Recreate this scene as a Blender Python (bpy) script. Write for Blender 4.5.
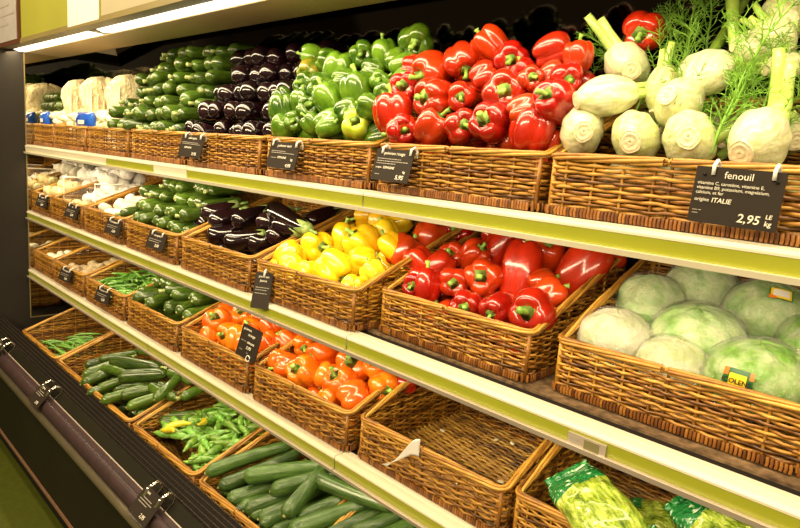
import bpy, bmesh, math, random
import numpy as np
from mathutils import Vector, Matrix, Quaternion
for o in list(bpy.data.objects): bpy.data.objects.remove(o)
SC = bpy.context.scene; COL = SC.collection
PI = math.pi
# ------------------------------------------------------------------ camera, light, exposure
# world frame: the eye stands at the origin, floor 1.6 m below, x runs along the shelves, y into them
EYE = [[0.715148, -0.174895, 0.676738, 0.0], [0.694498, 0.068412, -0.716235, 0.0], [0.078969, 0.982207, 0.170389, 0.0], [0, 0, 0, 1]]
cam_d = bpy.data.cameras.new('camera'); cam = bpy.data.objects.new('camera', cam_d); COL.objects.link(cam)
cam.matrix_world = Matrix(EYE); cam_d.sensor_width = 36; cam_d.lens = 27.0; cam_d.clip_start = .02; cam_d.clip_end = 60
SC.camera = cam
W = bpy.data.worlds.new('shop_ambience'); SC.world = W; W.use_nodes = True
W.node_tree.nodes['Background'].inputs[0].default_value = (1.0, .76, .46, 1); W.node_tree.nodes['Background'].inputs[1].default_value = .22
SC.view_settings.view_transform = 'Standard'; SC.view_settings.look = 'None'; SC.view_settings.gamma = 1
SC.view_settings.use_curve_mapping = False; SC.view_settings.exposure = -0.12
def area(name, loc, rot, sx, sy, e, col):
    l = bpy.data.lights.new(name, 'AREA'); l.shape = 'RECTANGLE'; l.size = sx; l.size_y = sy; l.energy = e; l.color = col
    o = bpy.data.objects.new(name, l); COL.objects.link(o); o.location = loc; o.rotation_euler = rot; return o
WARM = (1.0, .81, .50)
# canopy tubes (under the diffuser, facing down), shop ceiling battens in front of the case
area('canopy_tube_light', (-1.0, .92, .40), (math.radians(14), 0, 0), 5.8, .06, 30, WARM)
area('ceiling_batten_light', (-1.6, .05, 1.30), (math.radians(28), 0, 0), 4.6, .18, 58, WARM)
area('ceiling_batten_light', (-1.2, -2.5, 1.40), (math.radians(62), 0, 0), 5.0, .22, 210, WARM)
# ------------------------------------------------------------------ helpers
def tag(o, label=None, cat=None, group=None, kind=None):
    if label: o['label'] = label
    if cat: o['category'] = cat
    if group: o['group'] = group
    if kind: o['kind'] = kind
    return o
def thing(name, loc=(0,0,0), label=None, cat=None, group=None):
    o = bpy.data.objects.new(name, None); COL.objects.link(o); o.location = loc; o.empty_display_size = .02
    return tag(o, label, cat, group)
class MB:
    """collects verts and faces of one mesh; every strip gets its own random value in the attribute 'strand'"""
    def __init__(s): s.v = []; s.f = []; s.a = []; s.mi = []; s.cur = 0; s.rnd = random.Random(3)
    def add(s, vs, fs, a=None):
        n = len(s.v); s.v += [tuple(p) for p in vs]; s.f += [tuple(i+n for i in f) for f in fs]
        a = s.rnd.random() if a is None else a
        s.a += [a]*len(vs); s.mi += [s.cur]*len(fs)
    def box(s, x0, x1, y0, y1, z0, z1):
        s.add([(x0,y0,z0),(x1,y0,z0),(x1,y1,z0),(x0,y1,z0),(x0,y0,z1),(x1,y0,z1),(x1,y1,z1),(x0,y1,z1)],
              [(3,2,1,0),(4,5,6,7),(0,1,5,4),(1,2,6,5),(2,3,7,6),(3,0,4,7)])
    def tube(s, pts, r, n=6, closed=False, cap=True, fl=1.0):
        """sweep; r number or list; fl flattens along the horizontal"""
        P = [Vector(p) for p in pts]; m = len(P)
        if m < 2: return
        vs = []; fs = []
        T0 = None; N = None
        for i in range(m):
            if closed: T = P[(i+1) % m]-P[i-1]
            else: T = P[min(i+1,m-1)]-P[max(i-1,0)]
            if T.length < 1e-9: T = T0 or Vector((0,0,1))
            T.normalize()
            if N is None:
                N = T.orthogonal() if abs(T.z) > .9 else T.cross(Vector((0,0,1)))
            N = N - T*N.dot(T)
            if N.length < 1e-6: N = T.orthogonal()
            N.normalize(); B = T.cross(N); T0 = T
            ri = r[i] if isinstance(r, (list, tuple)) else r
            for k in range(n):
                a = 2*PI*k/n; vs.append(P[i]+N*(ri*fl*math.cos(a))+B*(ri*math.sin(a)))
        for i in range(m if closed else m-1):
            j = (i+1) % m
            for k in range(n): fs.append((i*n+k, i*n+(k+1)%n, j*n+(k+1)%n, j*n+k))
        if cap and not closed: fs.append(tuple(range(n))[::-1]); fs.append(tuple((m-1)*n+k for k in range(n)))
        s.add(vs, fs)
    def prism(s, prof, x0, x1):
        """profile [(y,z)] extruded along x"""
        n = len(prof); vs = [(x0,y,z) for y,z in prof]+[(x1,y,z) for y,z in prof]
        fs = [(i,(i+1)%n,n+(i+1)%n,n+i) for i in range(n)]+[tuple(range(n))[::-1], tuple(range(n,2*n))]
        s.add(vs, fs)
    def surf(s, fn, nu, nv, closeu=True, capped=True):
        """fn(i/nu, j/nv) ; u around, v from start to end"""
        vs = []; fs = []
        for j in range(nv+1):
            for i in range(nu): vs.append(fn(i/nu, j/nv))
        for j in range(nv):
            for i in range(nu):
                k = (i+1) % nu
                if k == 0 and not closeu: continue
                fs.append((j*nu+i, j*nu+k, (j+1)*nu+k, (j+1)*nu+i))
        if capped: fs.append(tuple(range(nu))[::-1]); fs.append(tuple(nv*nu+i for i in range(nu)))
        s.add(vs, fs)
    def mesh(s, name, mats, smooth=True):
        me = bpy.data.meshes.new(name); me.from_pydata(s.v, [], s.f)
        if not isinstance(mats, (list, tuple)): mats = [mats]
        for m in mats: me.materials.append(m)
        bm = bmesh.new(); bm.from_mesh(me); bmesh.ops.recalc_face_normals(bm, faces=bm.faces); bm.to_mesh(me); bm.free()
        at = me.attributes.new('strand', 'FLOAT', 'POINT'); at.data.foreach_set('value', s.a)
        if len(mats) > 1: me.polygons.foreach_set('material_index', s.mi)
        if smooth: me.polygons.foreach_set('use_smooth', [True]*len(me.polygons))
        me.update(); return me
def part(name, me, parent=None, loc=None, kind=None, label=None):
    o = bpy.data.objects.new(name, me); COL.objects.link(o)
    if parent is not None: o.parent = parent
    if loc is not None: o.location = loc
    if kind: o['kind'] = kind
    if label: o['label'] = label
    return o
def copy_tree(o, parent=None):
    c = o.copy(); COL.objects.link(c); c.parent = parent
    for ch in list(o.children): copy_tree(ch, c)
    return c
def bevel(o, w, seg=2):
    m = o.modifiers.new('edge', 'BEVEL'); m.width = w; m.segments = seg; m.limit_method = 'ANGLE'; return o
def zquat(d, roll=0.0):
    d = Vector(d).normalized(); return d.to_track_quat('Z', 'Y') @ Quaternion((0,0,1), roll)
RN = random.Random(11)
# ------------------------------------------------------------------ materials
def new_mat(name):
    m = bpy.data.materials.new(name); m.use_nodes = True; nt = m.node_tree
    return m, nt, nt.nodes['Principled BSDF']
def L(nt, a, b): nt.links.new(a, b)
def noise(nt, scale, detail=3, rough=.55, coord='Object', stretch=None):
    tc = nt.nodes.new('ShaderNodeTexCoord'); n = nt.nodes.new('ShaderNodeTexNoise')
    n.inputs['Scale'].default_value = scale; n.inputs['Detail'].default_value = detail; n.inputs['Roughness'].default_value = rough
    if stretch:
        mp = nt.nodes.new('ShaderNodeMapping'); mp.inputs['Scale'].default_value = stretch
        L(nt, tc.outputs[coord], mp.inputs[0]); L(nt, mp.outputs[0], n.inputs[0])
    else: L(nt, tc.outputs[coord], n.inputs[0])
    return n.outputs[0]
def ramp(nt, fac, stops):
    r = nt.nodes.new('ShaderNodeValToRGB'); el = r.color_ramp.elements
    while len(el) < len(stops): el.new(.5)
    for e, (p, c) in zip(el, stops): e.position = p; e.color = (*c, 1)
    L(nt, fac, r.inputs[0]); return r.outputs[0]
def math_node(nt, op, a, b):
    n = nt.nodes.new('ShaderNodeMath'); n.operation = op
    for i, x in enumerate((a, b)):
        if isinstance(x, (int, float)): n.inputs[i].default_value = x
        else: L(nt, x, n.inputs[i])
    return n.outputs[0]
def bump(nt, bs, h, strength=.3, dist=.01):
    b = nt.nodes.new('ShaderNodeBump'); b.inputs['Strength'].default_value = strength; b.inputs['Distance'].default_value = dist
    L(nt, h, b.inputs['Height']); L(nt, b.outputs[0], bs.inputs['Normal'])
def simple(name, c1, c2=None, scale=8, rough=.5, metal=0, bumpy=0, coat=0, spec=.5, emit=None, estr=0, stretch=None, bdist=.002):
    m, nt, bs = new_mat(name); n = noise(nt, scale, stretch=stretch)
    c2 = c2 or tuple(x*.85 for x in c1)
    L(nt, ramp(nt, n, [(.3, c2), (.7, c1)]), bs.inputs['Base Color'])
    bs.inputs['Roughness'].default_value = rough; bs.inputs['Metallic'].default_value = metal; bs.inputs['Coat Weight'].default_value = coat
    bs.inputs['Specular IOR Level'].default_value = spec; bs.inputs['Coat Roughness'].default_value = .08
    if bumpy: bump(nt, bs, n, bumpy, bdist)
    if emit: bs.inputs['Emission Color'].default_value = (*emit, 1); bs.inputs['Emission Strength'].default_value = estr
    return m
def skin(name, ca, cb, patch=None, rough=.25, scale=1.2, hue=.02, val=.25, coat=.6, bumpy=.03, sub=0, stretch=None, spots=None):
    """vegetable skin: two tones by soft noise, small change of tint from one item to the next"""
    m, nt, bs = new_mat(name); n = noise(nt, scale, 3, stretch=stretch)
    oi = nt.nodes.new('ShaderNodeObjectInfo')
    sh = math_node(nt, 'ADD', n, math_node(nt, 'MULTIPLY', math_node(nt, 'SUBTRACT', oi.outputs['Random'], .5), .25))
    col = ramp(nt, sh, [(.3, ca), (.68, cb)] + ([(.82, patch)] if patch else []))
    if spots:
        v = nt.nodes.new('ShaderNodeTexVoronoi'); v.inputs['Scale'].default_value = spots[1]
        tc = nt.nodes.new('ShaderNodeTexCoord'); L(nt, tc.outputs['Object'], v.inputs[0])
        mx = nt.nodes.new('ShaderNodeMix'); mx.data_type = 'RGBA'
        L(nt, ramp(nt, v.outputs[0], [(.05, (1,1,1)), (.22, (0,0,0))]), mx.inputs[0]); L(nt, col, mx.inputs[6]); mx.inputs[7].default_value = (*spots[0], 1); col = mx.outputs[2]
    hs = nt.nodes.new('ShaderNodeHueSaturation'); L(nt, col, hs.inputs['Color'])
    L(nt, math_node(nt, 'ADD', math_node(nt, 'MULTIPLY', oi.outputs['Random'], hue), .5), hs.inputs['Hue'])
    r2 = math_node(nt, 'FRACT', math_node(nt, 'MULTIPLY', oi.outputs['Random'], 7.31), 0)
    L(nt, math_node(nt, 'ADD', math_node(nt, 'MULTIPLY', r2, val), 1-val*.6), hs.inputs['Value'])
    L(nt, hs.outputs[0], bs.inputs['Base Color']); bs.inputs['Roughness'].default_value = rough
    bs.inputs['Coat Weight'].default_value = coat; bs.inputs['Coat Roughness'].default_value = .07
    if sub: bs.inputs['Subsurface Weight'].default_value = sub; bs.inputs['Subsurface Scale'].default_value = .02
    if bumpy: bump(nt, bs, noise(nt, scale*3, 2), bumpy, .02)
    return m
def wicker(name, dark, mid, light):
    m, nt, bs = new_mat(name); at = nt.nodes.new('ShaderNodeAttribute'); at.attribute_name = 'strand'
    n = noise(nt, 26, 3); v = math_node(nt, 'ADD', math_node(nt, 'MULTIPLY', at.outputs['Fac'], .55), math_node(nt, 'MULTIPLY', n, .5))
    L(nt, ramp(nt, v, [(.22, dark), (.5, mid), (.85, light)]), bs.inputs['Base Color'])
    bs.inputs['Roughness'].default_value = .45; bs.inputs['Coat Weight'].default_value = .12; bs.inputs['Coat Roughness'].default_value = .25
    return m
MAT = {}
MAT['wicker'] = wicker('varnished_wicker', (.052,.015,.001), (.27,.104,.009), (.60,.31,.040))
MAT['rim'] = wicker('wicker_rim', (.12,.042,.004), (.38,.17,.018), (.66,.38,.065))
MAT['base'] = wicker('wicker_foot', (.07,.02,.003), (.21,.07,.010), (.36,.15,.026))
MAT['floorw'] = wicker('wicker_floor', (.08,.034,.004), (.25,.12,.016), (.44,.25,.042))
MAT['red'] = skin('red_pepper_skin', (.34,.004,.003), (.54,.008,.004), rough=.22, val=.3, hue=.012)
MAT['darkred'] = skin('crimson_pepper_skin', (.32,.003,.003), (.52,.008,.005), rough=.2, val=.2)
MAT['orange'] = skin('orange_pepper_skin', (.78,.095,.004), (.92,.17,.008), rough=.24, hue=.014, val=.2)
MAT['yellow'] = skin('yellow_pepper_skin', (.86,.44,.006), (.95,.60,.015), rough=.24, hue=.02, val=.15)
MAT['limeyellow'] = skin('yellow_green_pepper_skin', (.22,.36,.012), (.85,.62,.03), rough=.24, scale=1.0)
MAT['green'] = skin('green_pepper_skin', (.030,.090,.004), (.15,.27,.014), rough=.22, hue=.012, val=.3)
MAT['lime'] = skin('lime_pepper_skin', (.42,.55,.02), (.66,.72,.05), rough=.24)
MAT['blush'] = skin('blushed_pepper_skin', (.10,.22,.01), (.40,.20,.02), rough=.24, scale=1.6)
MAT['stem'] = skin('pepper_stem_green', (.16,.34,.03), (.42,.60,.10), rough=.5, scale=3, coat=.1, val=.3)
MAT['zuc'] = skin('zucchini_skin', (.020,.050,.004), (.100,.155,.012), rough=.28, scale=1.6, val=.5, stretch=(2.5,2.5,.5), spots=((.20,.36,.08), 7), coat=.45)
MAT['scar'] = skin('blossom_scar', (.16,.14,.05), (.42,.38,.16), rough=.6, scale=4, coat=0)
MAT['zucend'] = skin('zucchini_end', (.22,.28,.07), (.48,.50,.18), rough=.5, scale=4, coat=.1)
MAT['cuc'] = skin('cucumber_skin', (.018,.050,.008), (.085,.145,.024), rough=.4, scale=1.5, val=.35, stretch=(3,3,.35), coat=.25, bumpy=.15)
MAT['egg'] = skin('aubergine_skin', (.006,.002,.003), (.015,.004,.007), rough=.13, val=.5, coat=.6)
MAT['eggcap'] = skin('aubergine_calyx', (.14,.24,.04), (.38,.44,.14), rough=.55, scale=3, coat=0)
MAT['fen'] = skin('fennel_bulb_skin', (.50,.54,.20), (.76,.73,.48), rough=.35, scale=1.3, stretch=(3,3,.5), val=.08, hue=.0, coat=.3, bumpy=.2, sub=.15)
MAT['fenroot'] = simple('fennel_root_disc', (.78,.72,.48), (.66,.54,.30), scale=6, rough=.6, bumpy=.2, bdist=.02)
MAT['fenstalk'] = skin('fennel_stalk', (.36,.55,.06), (.66,.78,.22), rough=.35, scale=2, stretch=(5,5,.4), coat=.3, sub=.1)
MAT['frond'] = skin('fennel_frond', (.12,.30,.015), (.32,.52,.05), rough=.5, scale=3, coat=.1)
MAT['cab'] = skin('pale_cabbage_leaf', (.26,.54,.08), (.80,.90,.52), rough=.35, scale=2.2, val=.1, hue=.02, coat=.2, bumpy=.3, sub=.1)
MAT['cabw'] = skin('white_cabbage_leaf', (.58,.68,.28), (.92,.88,.72), rough=.35, scale=2.2, val=.08, hue=.01, coat=.2, bumpy=.3)
MAT['chil'] = skin('green_chilli_skin', (.10,.23,.015), (.32,.46,.07), rough=.25, scale=1, val=.4, hue=.05)
MAT['chily'] = skin('yellow_chilli_skin', (.55,.45,.02), (.85,.55,.03), rough=.25)
MAT['bean'] = skin('green_bean_skin', (.09,.28,.03), (.28,.50,.08), rough=.35, val=.4)
MAT['mush'] = skin('mushroom_cap', (.72,.62,.45), (.93,.88,.76), rough=.6, coat=0, val=.2)
MAT['mushb'] = skin('brown_mushroom_cap', (.34,.22,.11), (.60,.45,.28), rough=.6, coat=0, val=.3)
MAT['garlic'] = skin('garlic_skin', (.80,.76,.70), (.96,.94,.90), rough=.45, coat=.1, val=.15, stretch=(4,4,.4))
MAT['onion'] = skin('pale_onion_skin', (.62,.42,.16), (.90,.76,.46), rough=.4, coat=.2, val=.25)
MAT['root'] = skin('cream_root_skin', (.72,.60,.36), (.92,.84,.62), rough=.5, coat=.05, val=.2)
MAT['cream'] = simple('shelf_lip_cream', (.74,.68,.52), (.68,.61,.44), scale=3, rough=.3)
MAT['lime_strip'] = simple('price_strip_olive', (.36,.38,.03), (.30,.32,.022), scale=2, rough=.25, coat=.4)
MAT['railedge'] = simple('rail_edge_pale', (.55,.46,.38), scale=5, rough=.3, metal=.3)
MAT['shelf'] = simple('brown_shelf_mat', (.24,.15,.075), (.06,.034,.016), scale=60, rough=.6, bumpy=.3)
MAT['black'] = simple('black_enamel', (.014,.011,.009), scale=4, rough=.6, spec=.15)
MAT['darkpanel'] = simple('dark_grey_end_panel', (.026,.021,.016), (.021,.017,.013), scale=2, rough=.6, spec=.2)
MAT['bumper'] = simple('plum_grey_bumper', (.050,.026,.028), (.034,.018,.019), scale=30, rough=.45, coat=0)
MAT['railgrey'] = simple('worn_front_rail', (.11,.088,.055), (.08,.065,.038), scale=9, rough=.35, coat=.2)
MAT['front'] = simple('dark_front_panel', (.014,.012,.005), (.010,.008,.004), scale=2, rough=.6, spec=.15)
MAT['grate'] = simple('steel_mesh', (.13,.10,.075), scale=20, rough=.35, metal=.8)
MAT['soffit'] = simple('beige_soffit', (.62,.46,.27), (.52,.38,.21), scale=2.5, rough=.55)
MAT['frame'] = simple('olive_canopy_frame', (.24,.185,.065), scale=4, rough=.4)
MAT['wallgreen'] = simple('lime_painted_fascia', (.34,.33,.035), (.29,.28,.03), scale=2, rough=.6)
MAT['floor'] = simple('green_resin_floor', (.085,.10,.006), (.065,.075,.004), scale=40, rough=.55)
MAT['wall'] = simple('plain_shop_wall', (.35,.28,.18), scale=2, rough=.8)
MAT['paper'] = simple('white_paper', (.82,.78,.74), (.74,.70,.66), scale=6, rough=.7)
MAT['greypaper'] = simple('grey_printed_sheet', (.42,.38,.36), scale=6, rough=.6)
MAT['brownframe'] = simple('brown_poster_frame', (.12,.04,.015), scale=8, rough=.4)
MAT['slate'] = simple('dark_brown_sign_card', (.026,.018,.012), (.021,.015,.010), scale=5, rough=.6, spec=.2)
MAT['ink'] = simple('cream_lettering', (.86,.80,.66), scale=4, rough=.6)
MAT['inkdim'] = simple('grey_lettering', (.40,.36,.30), scale=4, rough=.6)
MAT['white'] = simple('white_plastic', (.86,.83,.78), scale=4, rough=.3)
MAT['lcd'] = simple('olive_lcd', (.22,.20,.09), scale=4, rough=.15)
MAT['blue'] = simple('blue_film', (.02,.12,.62), (.01,.05,.36), scale=14, rough=.2, coat=.5)
MAT['clear'] = simple('clear_acrylic', (.8,.76,.7), rough=.05)
MAT['clear'].node_tree.nodes['Principled BSDF'].inputs['Alpha'].default_value = .10
def mirror_mat(name, c, rough):
    m, nt, bs = new_mat(name); bs.inputs['Base Color'].default_value = (*c, 1); bs.inputs['Metallic'].default_value = 1; bs.inputs['Roughness'].default_value = rough
    return m
MAT['mirror'] = mirror_mat('end_mirror', (.62,.60,.52), .015)
MAT['darkmirror'] = mirror_mat('smoked_back_mirror', (.030,.024,.017), .06)
MAT['chrome'] = mirror_mat('chrome_clip', (.75,.70,.62), .12)
def lamp_mat():
    m, nt, bs = new_mat('lit_diffuser'); bs.inputs['Base Color'].default_value = (.9,.86,.75,1)
    bs.inputs['Emission Color'].default_value = (1,.90,.68,1); bs.inputs['Emission Strength'].default_value = 3.2; return m
MAT['lit'] = lamp_mat(); MAT['tube'] = lamp_mat()  # second copy glows on the fill tubes added under the shelves
MAT['bagcream'] = simple('cream_netting', (.86,.78,.52), (.62,.48,.24), scale=9, rough=.5, bumpy=.5, bdist=.03)
def film_mat(name, tint, white=.12):
    """thin crinkled clear film: mostly see-through, sharp highlights on the creases"""
    m = bpy.data.materials.new(name); m.use_nodes = True; nt = m.node_tree; nt.nodes.clear()
    out = nt.nodes.new('ShaderNodeOutputMaterial'); tr = nt.nodes.new('ShaderNodeBsdfTransparent'); gl = nt.nodes.new('ShaderNodeBsdfGlossy'); df = nt.nodes.new('ShaderNodeBsdfDiffuse')
    tr.inputs[0].default_value = (*tint, 1); gl.inputs['Roughness'].default_value = .16; df.inputs[0].default_value = (.9,.9,.84,1)
    n = noise(nt, 4.2, 5, .6, stretch=(1,1,.45)); b = nt.nodes.new('ShaderNodeBump'); b.inputs['Strength'].default_value = 1; b.inputs['Distance'].default_value = .5
    L(nt, n, b.inputs['Height']); L(nt, b.outputs[0], gl.inputs['Normal'])
    m1 = nt.nodes.new('ShaderNodeMixShader'); m1.inputs[0].default_value = .26; L(nt, tr.outputs[0], m1.inputs[1]); L(nt, gl.outputs[0], m1.inputs[2])
    m2 = nt.nodes.new('ShaderNodeMixShader'); 
    w = nt.nodes.new('ShaderNodeMath'); w.operation = 'MULTIPLY'; w.inputs[1].default_value = white*2
    rr = ramp(nt, noise(nt, 2.3, 6, .7), [(.46, (0,0,0)), (.74, (1,1,1))]); L(nt, rr, w.inputs[0]); L(nt, w.outputs[0], m2.inputs[0])
    L(nt, m1.outputs[0], m2.inputs[1]); L(nt, df.outputs[0], m2.inputs[2]); L(nt, m2.outputs[0], out.inputs[0]); return m
MAT['film'] = film_mat('clear_food_film', (1,1,1), .10)
def lettuce_bag_mat():
    m, nt, bs = new_mat('printed_lettuce_bag'); tc = nt.nodes.new('ShaderNodeTexCoord')
    sp = nt.nodes.new('ShaderNodeSeparateXYZ'); L(nt, tc.outputs['Object'], sp.inputs[0])
    n = noise(nt, 11, 5, .6, stretch=(.45,1.9,1)); leaf = ramp(nt, n, [(.32,(.07,.14,.008)), (.46,(.28,.40,.025)), (.58,(.48,.58,.08)), (.72,(.76,.78,.38))])
    w = noise(nt, 9, 2); e = math_node(nt, 'ADD', sp.outputs[0], math_node(nt, 'MULTIPLY', w, .10))
    band = ramp(nt, noise(nt, 28, 1, stretch=(1,.35,1)), [(.60,(.01,.19,.035)), (.63,(.10,.42,.06)), (.70,(.75,.8,.7))])
    mask = ramp(nt, math_node(nt, 'ADD', e, .5), [(.30,(1,1,1)), (.305,(0,0,0))])
    mx = nt.nodes.new('ShaderNodeMix'); mx.data_type = 'RGBA'; L(nt, mask, mx.inputs[0]); L(nt, leaf, mx.inputs[6]); L(nt, band, mx.inputs[7])
    L(nt, mx.outputs[2], bs.inputs['Base Color']); bs.inputs['Roughness'].default_value = .22; bs.inputs['Coat Weight'].default_value = .8; bs.inputs['Coat Roughness'].default_value = .1
    bump(nt, bs, noise(nt, 22, 4), .8, .012); return m
MAT['bag'] = lettuce_bag_mat()
# ------------------------------------------------------------------ the setting
def slab(name, x0, x1, y0, y1, z0, z1, mat):
    b = MB(); b.box(x0, x1, y0, y1, z0, z1); return part(name, b.mesh(name, mat, False), kind='structure')
slab('floor', -8, 4, -4, 3, -1.65, -1.60, MAT['floor'])
slab('wall_back', -8, 4, 1.80, 1.88, -1.60, 1.60, MAT['wall'])
slab('wall_left', -8, -7.9, -4, 1.80, -1.60, 1.60, MAT['wall'])
slab('ceiling', -8, 4, -4, 3, 1.60, 1.66, MAT['wall'])
# ------------------------------------------------------------------ the refrigerated display case
XL, XR = -3.79, 1.10
SH = {'A': -.08, 'B': -.44, 'C': -.77}
DECK = -1.095
case = thing('display_case', (0, 0, -1.60), 'dark multi-deck produce display case with lime price rails and a lit canopy', 'display case')
def cpart(name, b, mat, smooth=False, parent=None, label=None):
    o = part(name, b.mesh(name, mat, smooth), parent or case, label=label)
    if (parent or case) is case: o.location = (0, 0, 1.60)
    return o
b = MB(); b.box(XL-.06, XL, .66, 1.56, -1.60, .47); cpart('end_panel', b, MAT['darkpanel'], label='dark grey end panel')
b = MB(); b.box(XL, XL+.004, .975, 1.53, -1.05, .41); b2 = cpart('mirror', b, MAT['mirror'], label='mirror on the inside of the end panel')
b = MB(); b.box(XL, XL+.006, .971, .975, -1.05, .41); b.box(XL, XL+.006, .971, 1.53, -1.055, -1.05); cpart('mirror_edge', b, MAT['frame'])
b = MB(); b.box(XL, XR, 1.54, 1.58, -1.60, .98); cpart('back_panel', b, MAT['black'])
b = MB(); b.prism([(1.535,.20),(1.54,.20),(1.39,.70),(1.385,.70)], XL+.006, XR); cpart('smoked_mirror', b, MAT['darkmirror'], label='smoked mirror leaning over the top shelf')
b = MB(); b.box(XL, XR, .45, .0, 0, 0)
# shelves, each with its lip, price channels and lower edge
for key, z in SH.items():
    b = MB(); b.box(XL+.006, XR, 1.046, 1.535, z-.02, z); sh = cpart('shelf', b, MAT['shelf'])
    b = MB(); b.box(XL+.006, XR, 1.012, 1.046, z-.025, z-.005); cpart('shelf_gap_strip', b, MAT['black'], parent=sh)
    cuts = {'A': [XL+.006, -2.637, -2.188, -1.93, -1.05, .09, XR], 'B': [XL+.006, -3.30, -2.20, -1.075, .07, XR], 'C': [XL+.006, -3.32, -2.22, -1.09, .05, XR]}[key]
    for i in range(len(cuts)-1):
        x0, x1 = cuts[i]+.0015, cuts[i+1]-.0015
        b = MB(); b.prism([(.965,z-.006),(.968,z),(.990,z+.001),(.991,z-.001),(.993,z+.001),(1.012,z+.002),(1.012,z-.012),(.965,z-.010)], x0, x1)
        cpart('rail_lip', b, MAT['cream'], parent=sh)
        b = MB(); b.prism([(.966,z-.010),(.972,z-.010),(.974,z-.036),(.968,z-.036)], x0+.001, x1-.001)
        cream = (key == 'A' and i in (1, )) or (key == 'A' and i == 0)
        cpart('price_channel', b, MAT['cream'] if key == 'A' and i in (0, 2) else MAT['lime_strip'], parent=sh)
        b = MB(); b.prism([(.957,z-.036),(.974,z-.036),(.974,z-.046),(.960,z-.046)], x0, x1)
        cpart('rail_lower_edge', b, MAT['railedge'] if key != 'A' else MAT['cream'], parent=sh)
    b = MB()
    for x in np.arange(XL+.6, XR, 1.1): b.box(x-.01, x+.01, 1.06, 1.53, z-.06, z-.02)
    cpart('shelf_bracket', b, MAT['black'], parent=sh)
    # unseen tube and area light added behind the rail to brighten the produce
    b = MB(); b.tube([(XL+.05,1.0,z-.034),(XR,1.0,z-.034)], .006, 8); cpart('added_fill_tube', b, MAT['tube'], True, parent=sh, label='added fill tube glowing under the shelf')
    area('added_fill_light', (-1.4, 1.0, z-.043), (math.radians(42), 0, 0), 4.8, .02, {'A': 13, 'B': 8, 'C': 4}[key], WARM)
# deck and the bumper in front of it
b = MB(); b.box(XL+.006, XR, .70, 1.535, DECK-.05, DECK-.012); cpart('deck', b, MAT['black'])
b = MB()
for y, z in ((.816,-1.006),(.805,-1.014),(.794,-1.022),(.783,-1.030),(.772,-1.038)): b.tube([(XL+.01,y,z),(XR,y,z)], .0016, 4)
x = XL+.02
while x < XR: b.tube([(x,.819,-1.004),(x,.764,-1.044)], .0009, 3, cap=False); x += .013
cpart('air_grille', b, MAT['grate'], label='steel mesh air grille')
b = MB(); b.prism([(.819,-1.012),(.764,-1.052),(.764,-1.12),(.819,-1.12)], XL+.006, XR); cpart('dark_grille_backing', b, MAT['black'])  # solid black backing added under the grille so the mesh looks dark behind
b = MB(); b.prism([(.768,-1.043),(.762,-1.041),(.728,-1.071),(.728,-1.12),(.764,-1.12)], XL+.006, XR); cpart('deck_edge', b, MAT['front'])
b = MB(); pr = [(.728,-1.066),(.724,-1.065)]+[(.705+.020*math.cos(a), -1.092+.024*math.sin(a)) for a in np.linspace(1.1, 3.3, 8)]+[(.687,-1.13),(.728,-1.13)]
b.prism(pr, XL-.02, XR); o = cpart('bumper', b, MAT['bumper'], label='plum grey bumper strip')
b = MB(); b.prism([(.7275,-1.0645),(.7305,-1.0635),(.7305,-1.08),(.7275,-1.08)], XL, XR); cpart('bumper_edge', b, MAT['railedge'])
b = MB(); b.tube([(XL-.05,.676,-1.118),(XR,.676,-1.118)], .014, 12); cpart('front_rail', b, MAT['railgrey'], True, label='worn pale front rail')
b = MB(); b.prism([(.674,-1.13),(.72,-1.13),(.72,-1.42),(.678,-1.42)], XL-.05, XR); cpart('front_panel', b, MAT['front'])
b = MB(); b.box(XL-.05, XR, .672, .69, -1.432, -1.42); cpart('panel_edge', b, simple('rusty_edge', (.22,.11,.06), scale=12, rough=.6))
b = MB(); b.box(XL-.05, XR, .735, .76, -1.60, -1.10); cpart('toe_kick', b, MAT['black'])
# canopy
can = thing('canopy'); can.parent = case; can.location = (0, 0, 1.60)
CXL = XL-.3
def canp(name, b, mat, smooth=False, label=None): return part(name, b.mesh(name, mat, smooth), can, label=label)
b = MB(); b.box(CXL, XR, .870, .900, .412, 1.10); canp('fascia', b, MAT['wallgreen'], label='lime green fascia')
b = MB(); b.prism([(.862,.405),(.866,.427),(.874,.427),(.926,.420),(.926,.412)], CXL, XR); canp('light_frame', b, MAT['frame'])
for x0, x1 in ((XL-.02,-2.70),(-2.62,-.95),(-.87,1.05)):
    b = MB(); b.prism([(.926,.412),(.955,.404),(.985,.410),(.985,.425),(.926,.425)], x0, x1); canp('light_diffuser', b, MAT['lit'], label='glowing tube diffuser')
for x in (-2.66, -.91):
    b = MB(); b.box(x-.04, x+.04, .926, .985, .410, .425); canp('tube_holder', b, MAT['frame'])
b = MB(); b.prism([(.985,.406),(1.165,.410),(1.165,.445),(.985,.445)], XL, XR); canp('soffit', b, MAT['soffit'], label='beige soffit board')
b = MB(); b.box(CXL, XR, 1.165, 1.56, .98, 1.0); b.box(CXL, XR, .90, 1.17, .98, 1.0); b.box(CXL, XR, 1.15, 1.165, .445, .98); canp('roof', b, MAT['black'])
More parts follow.
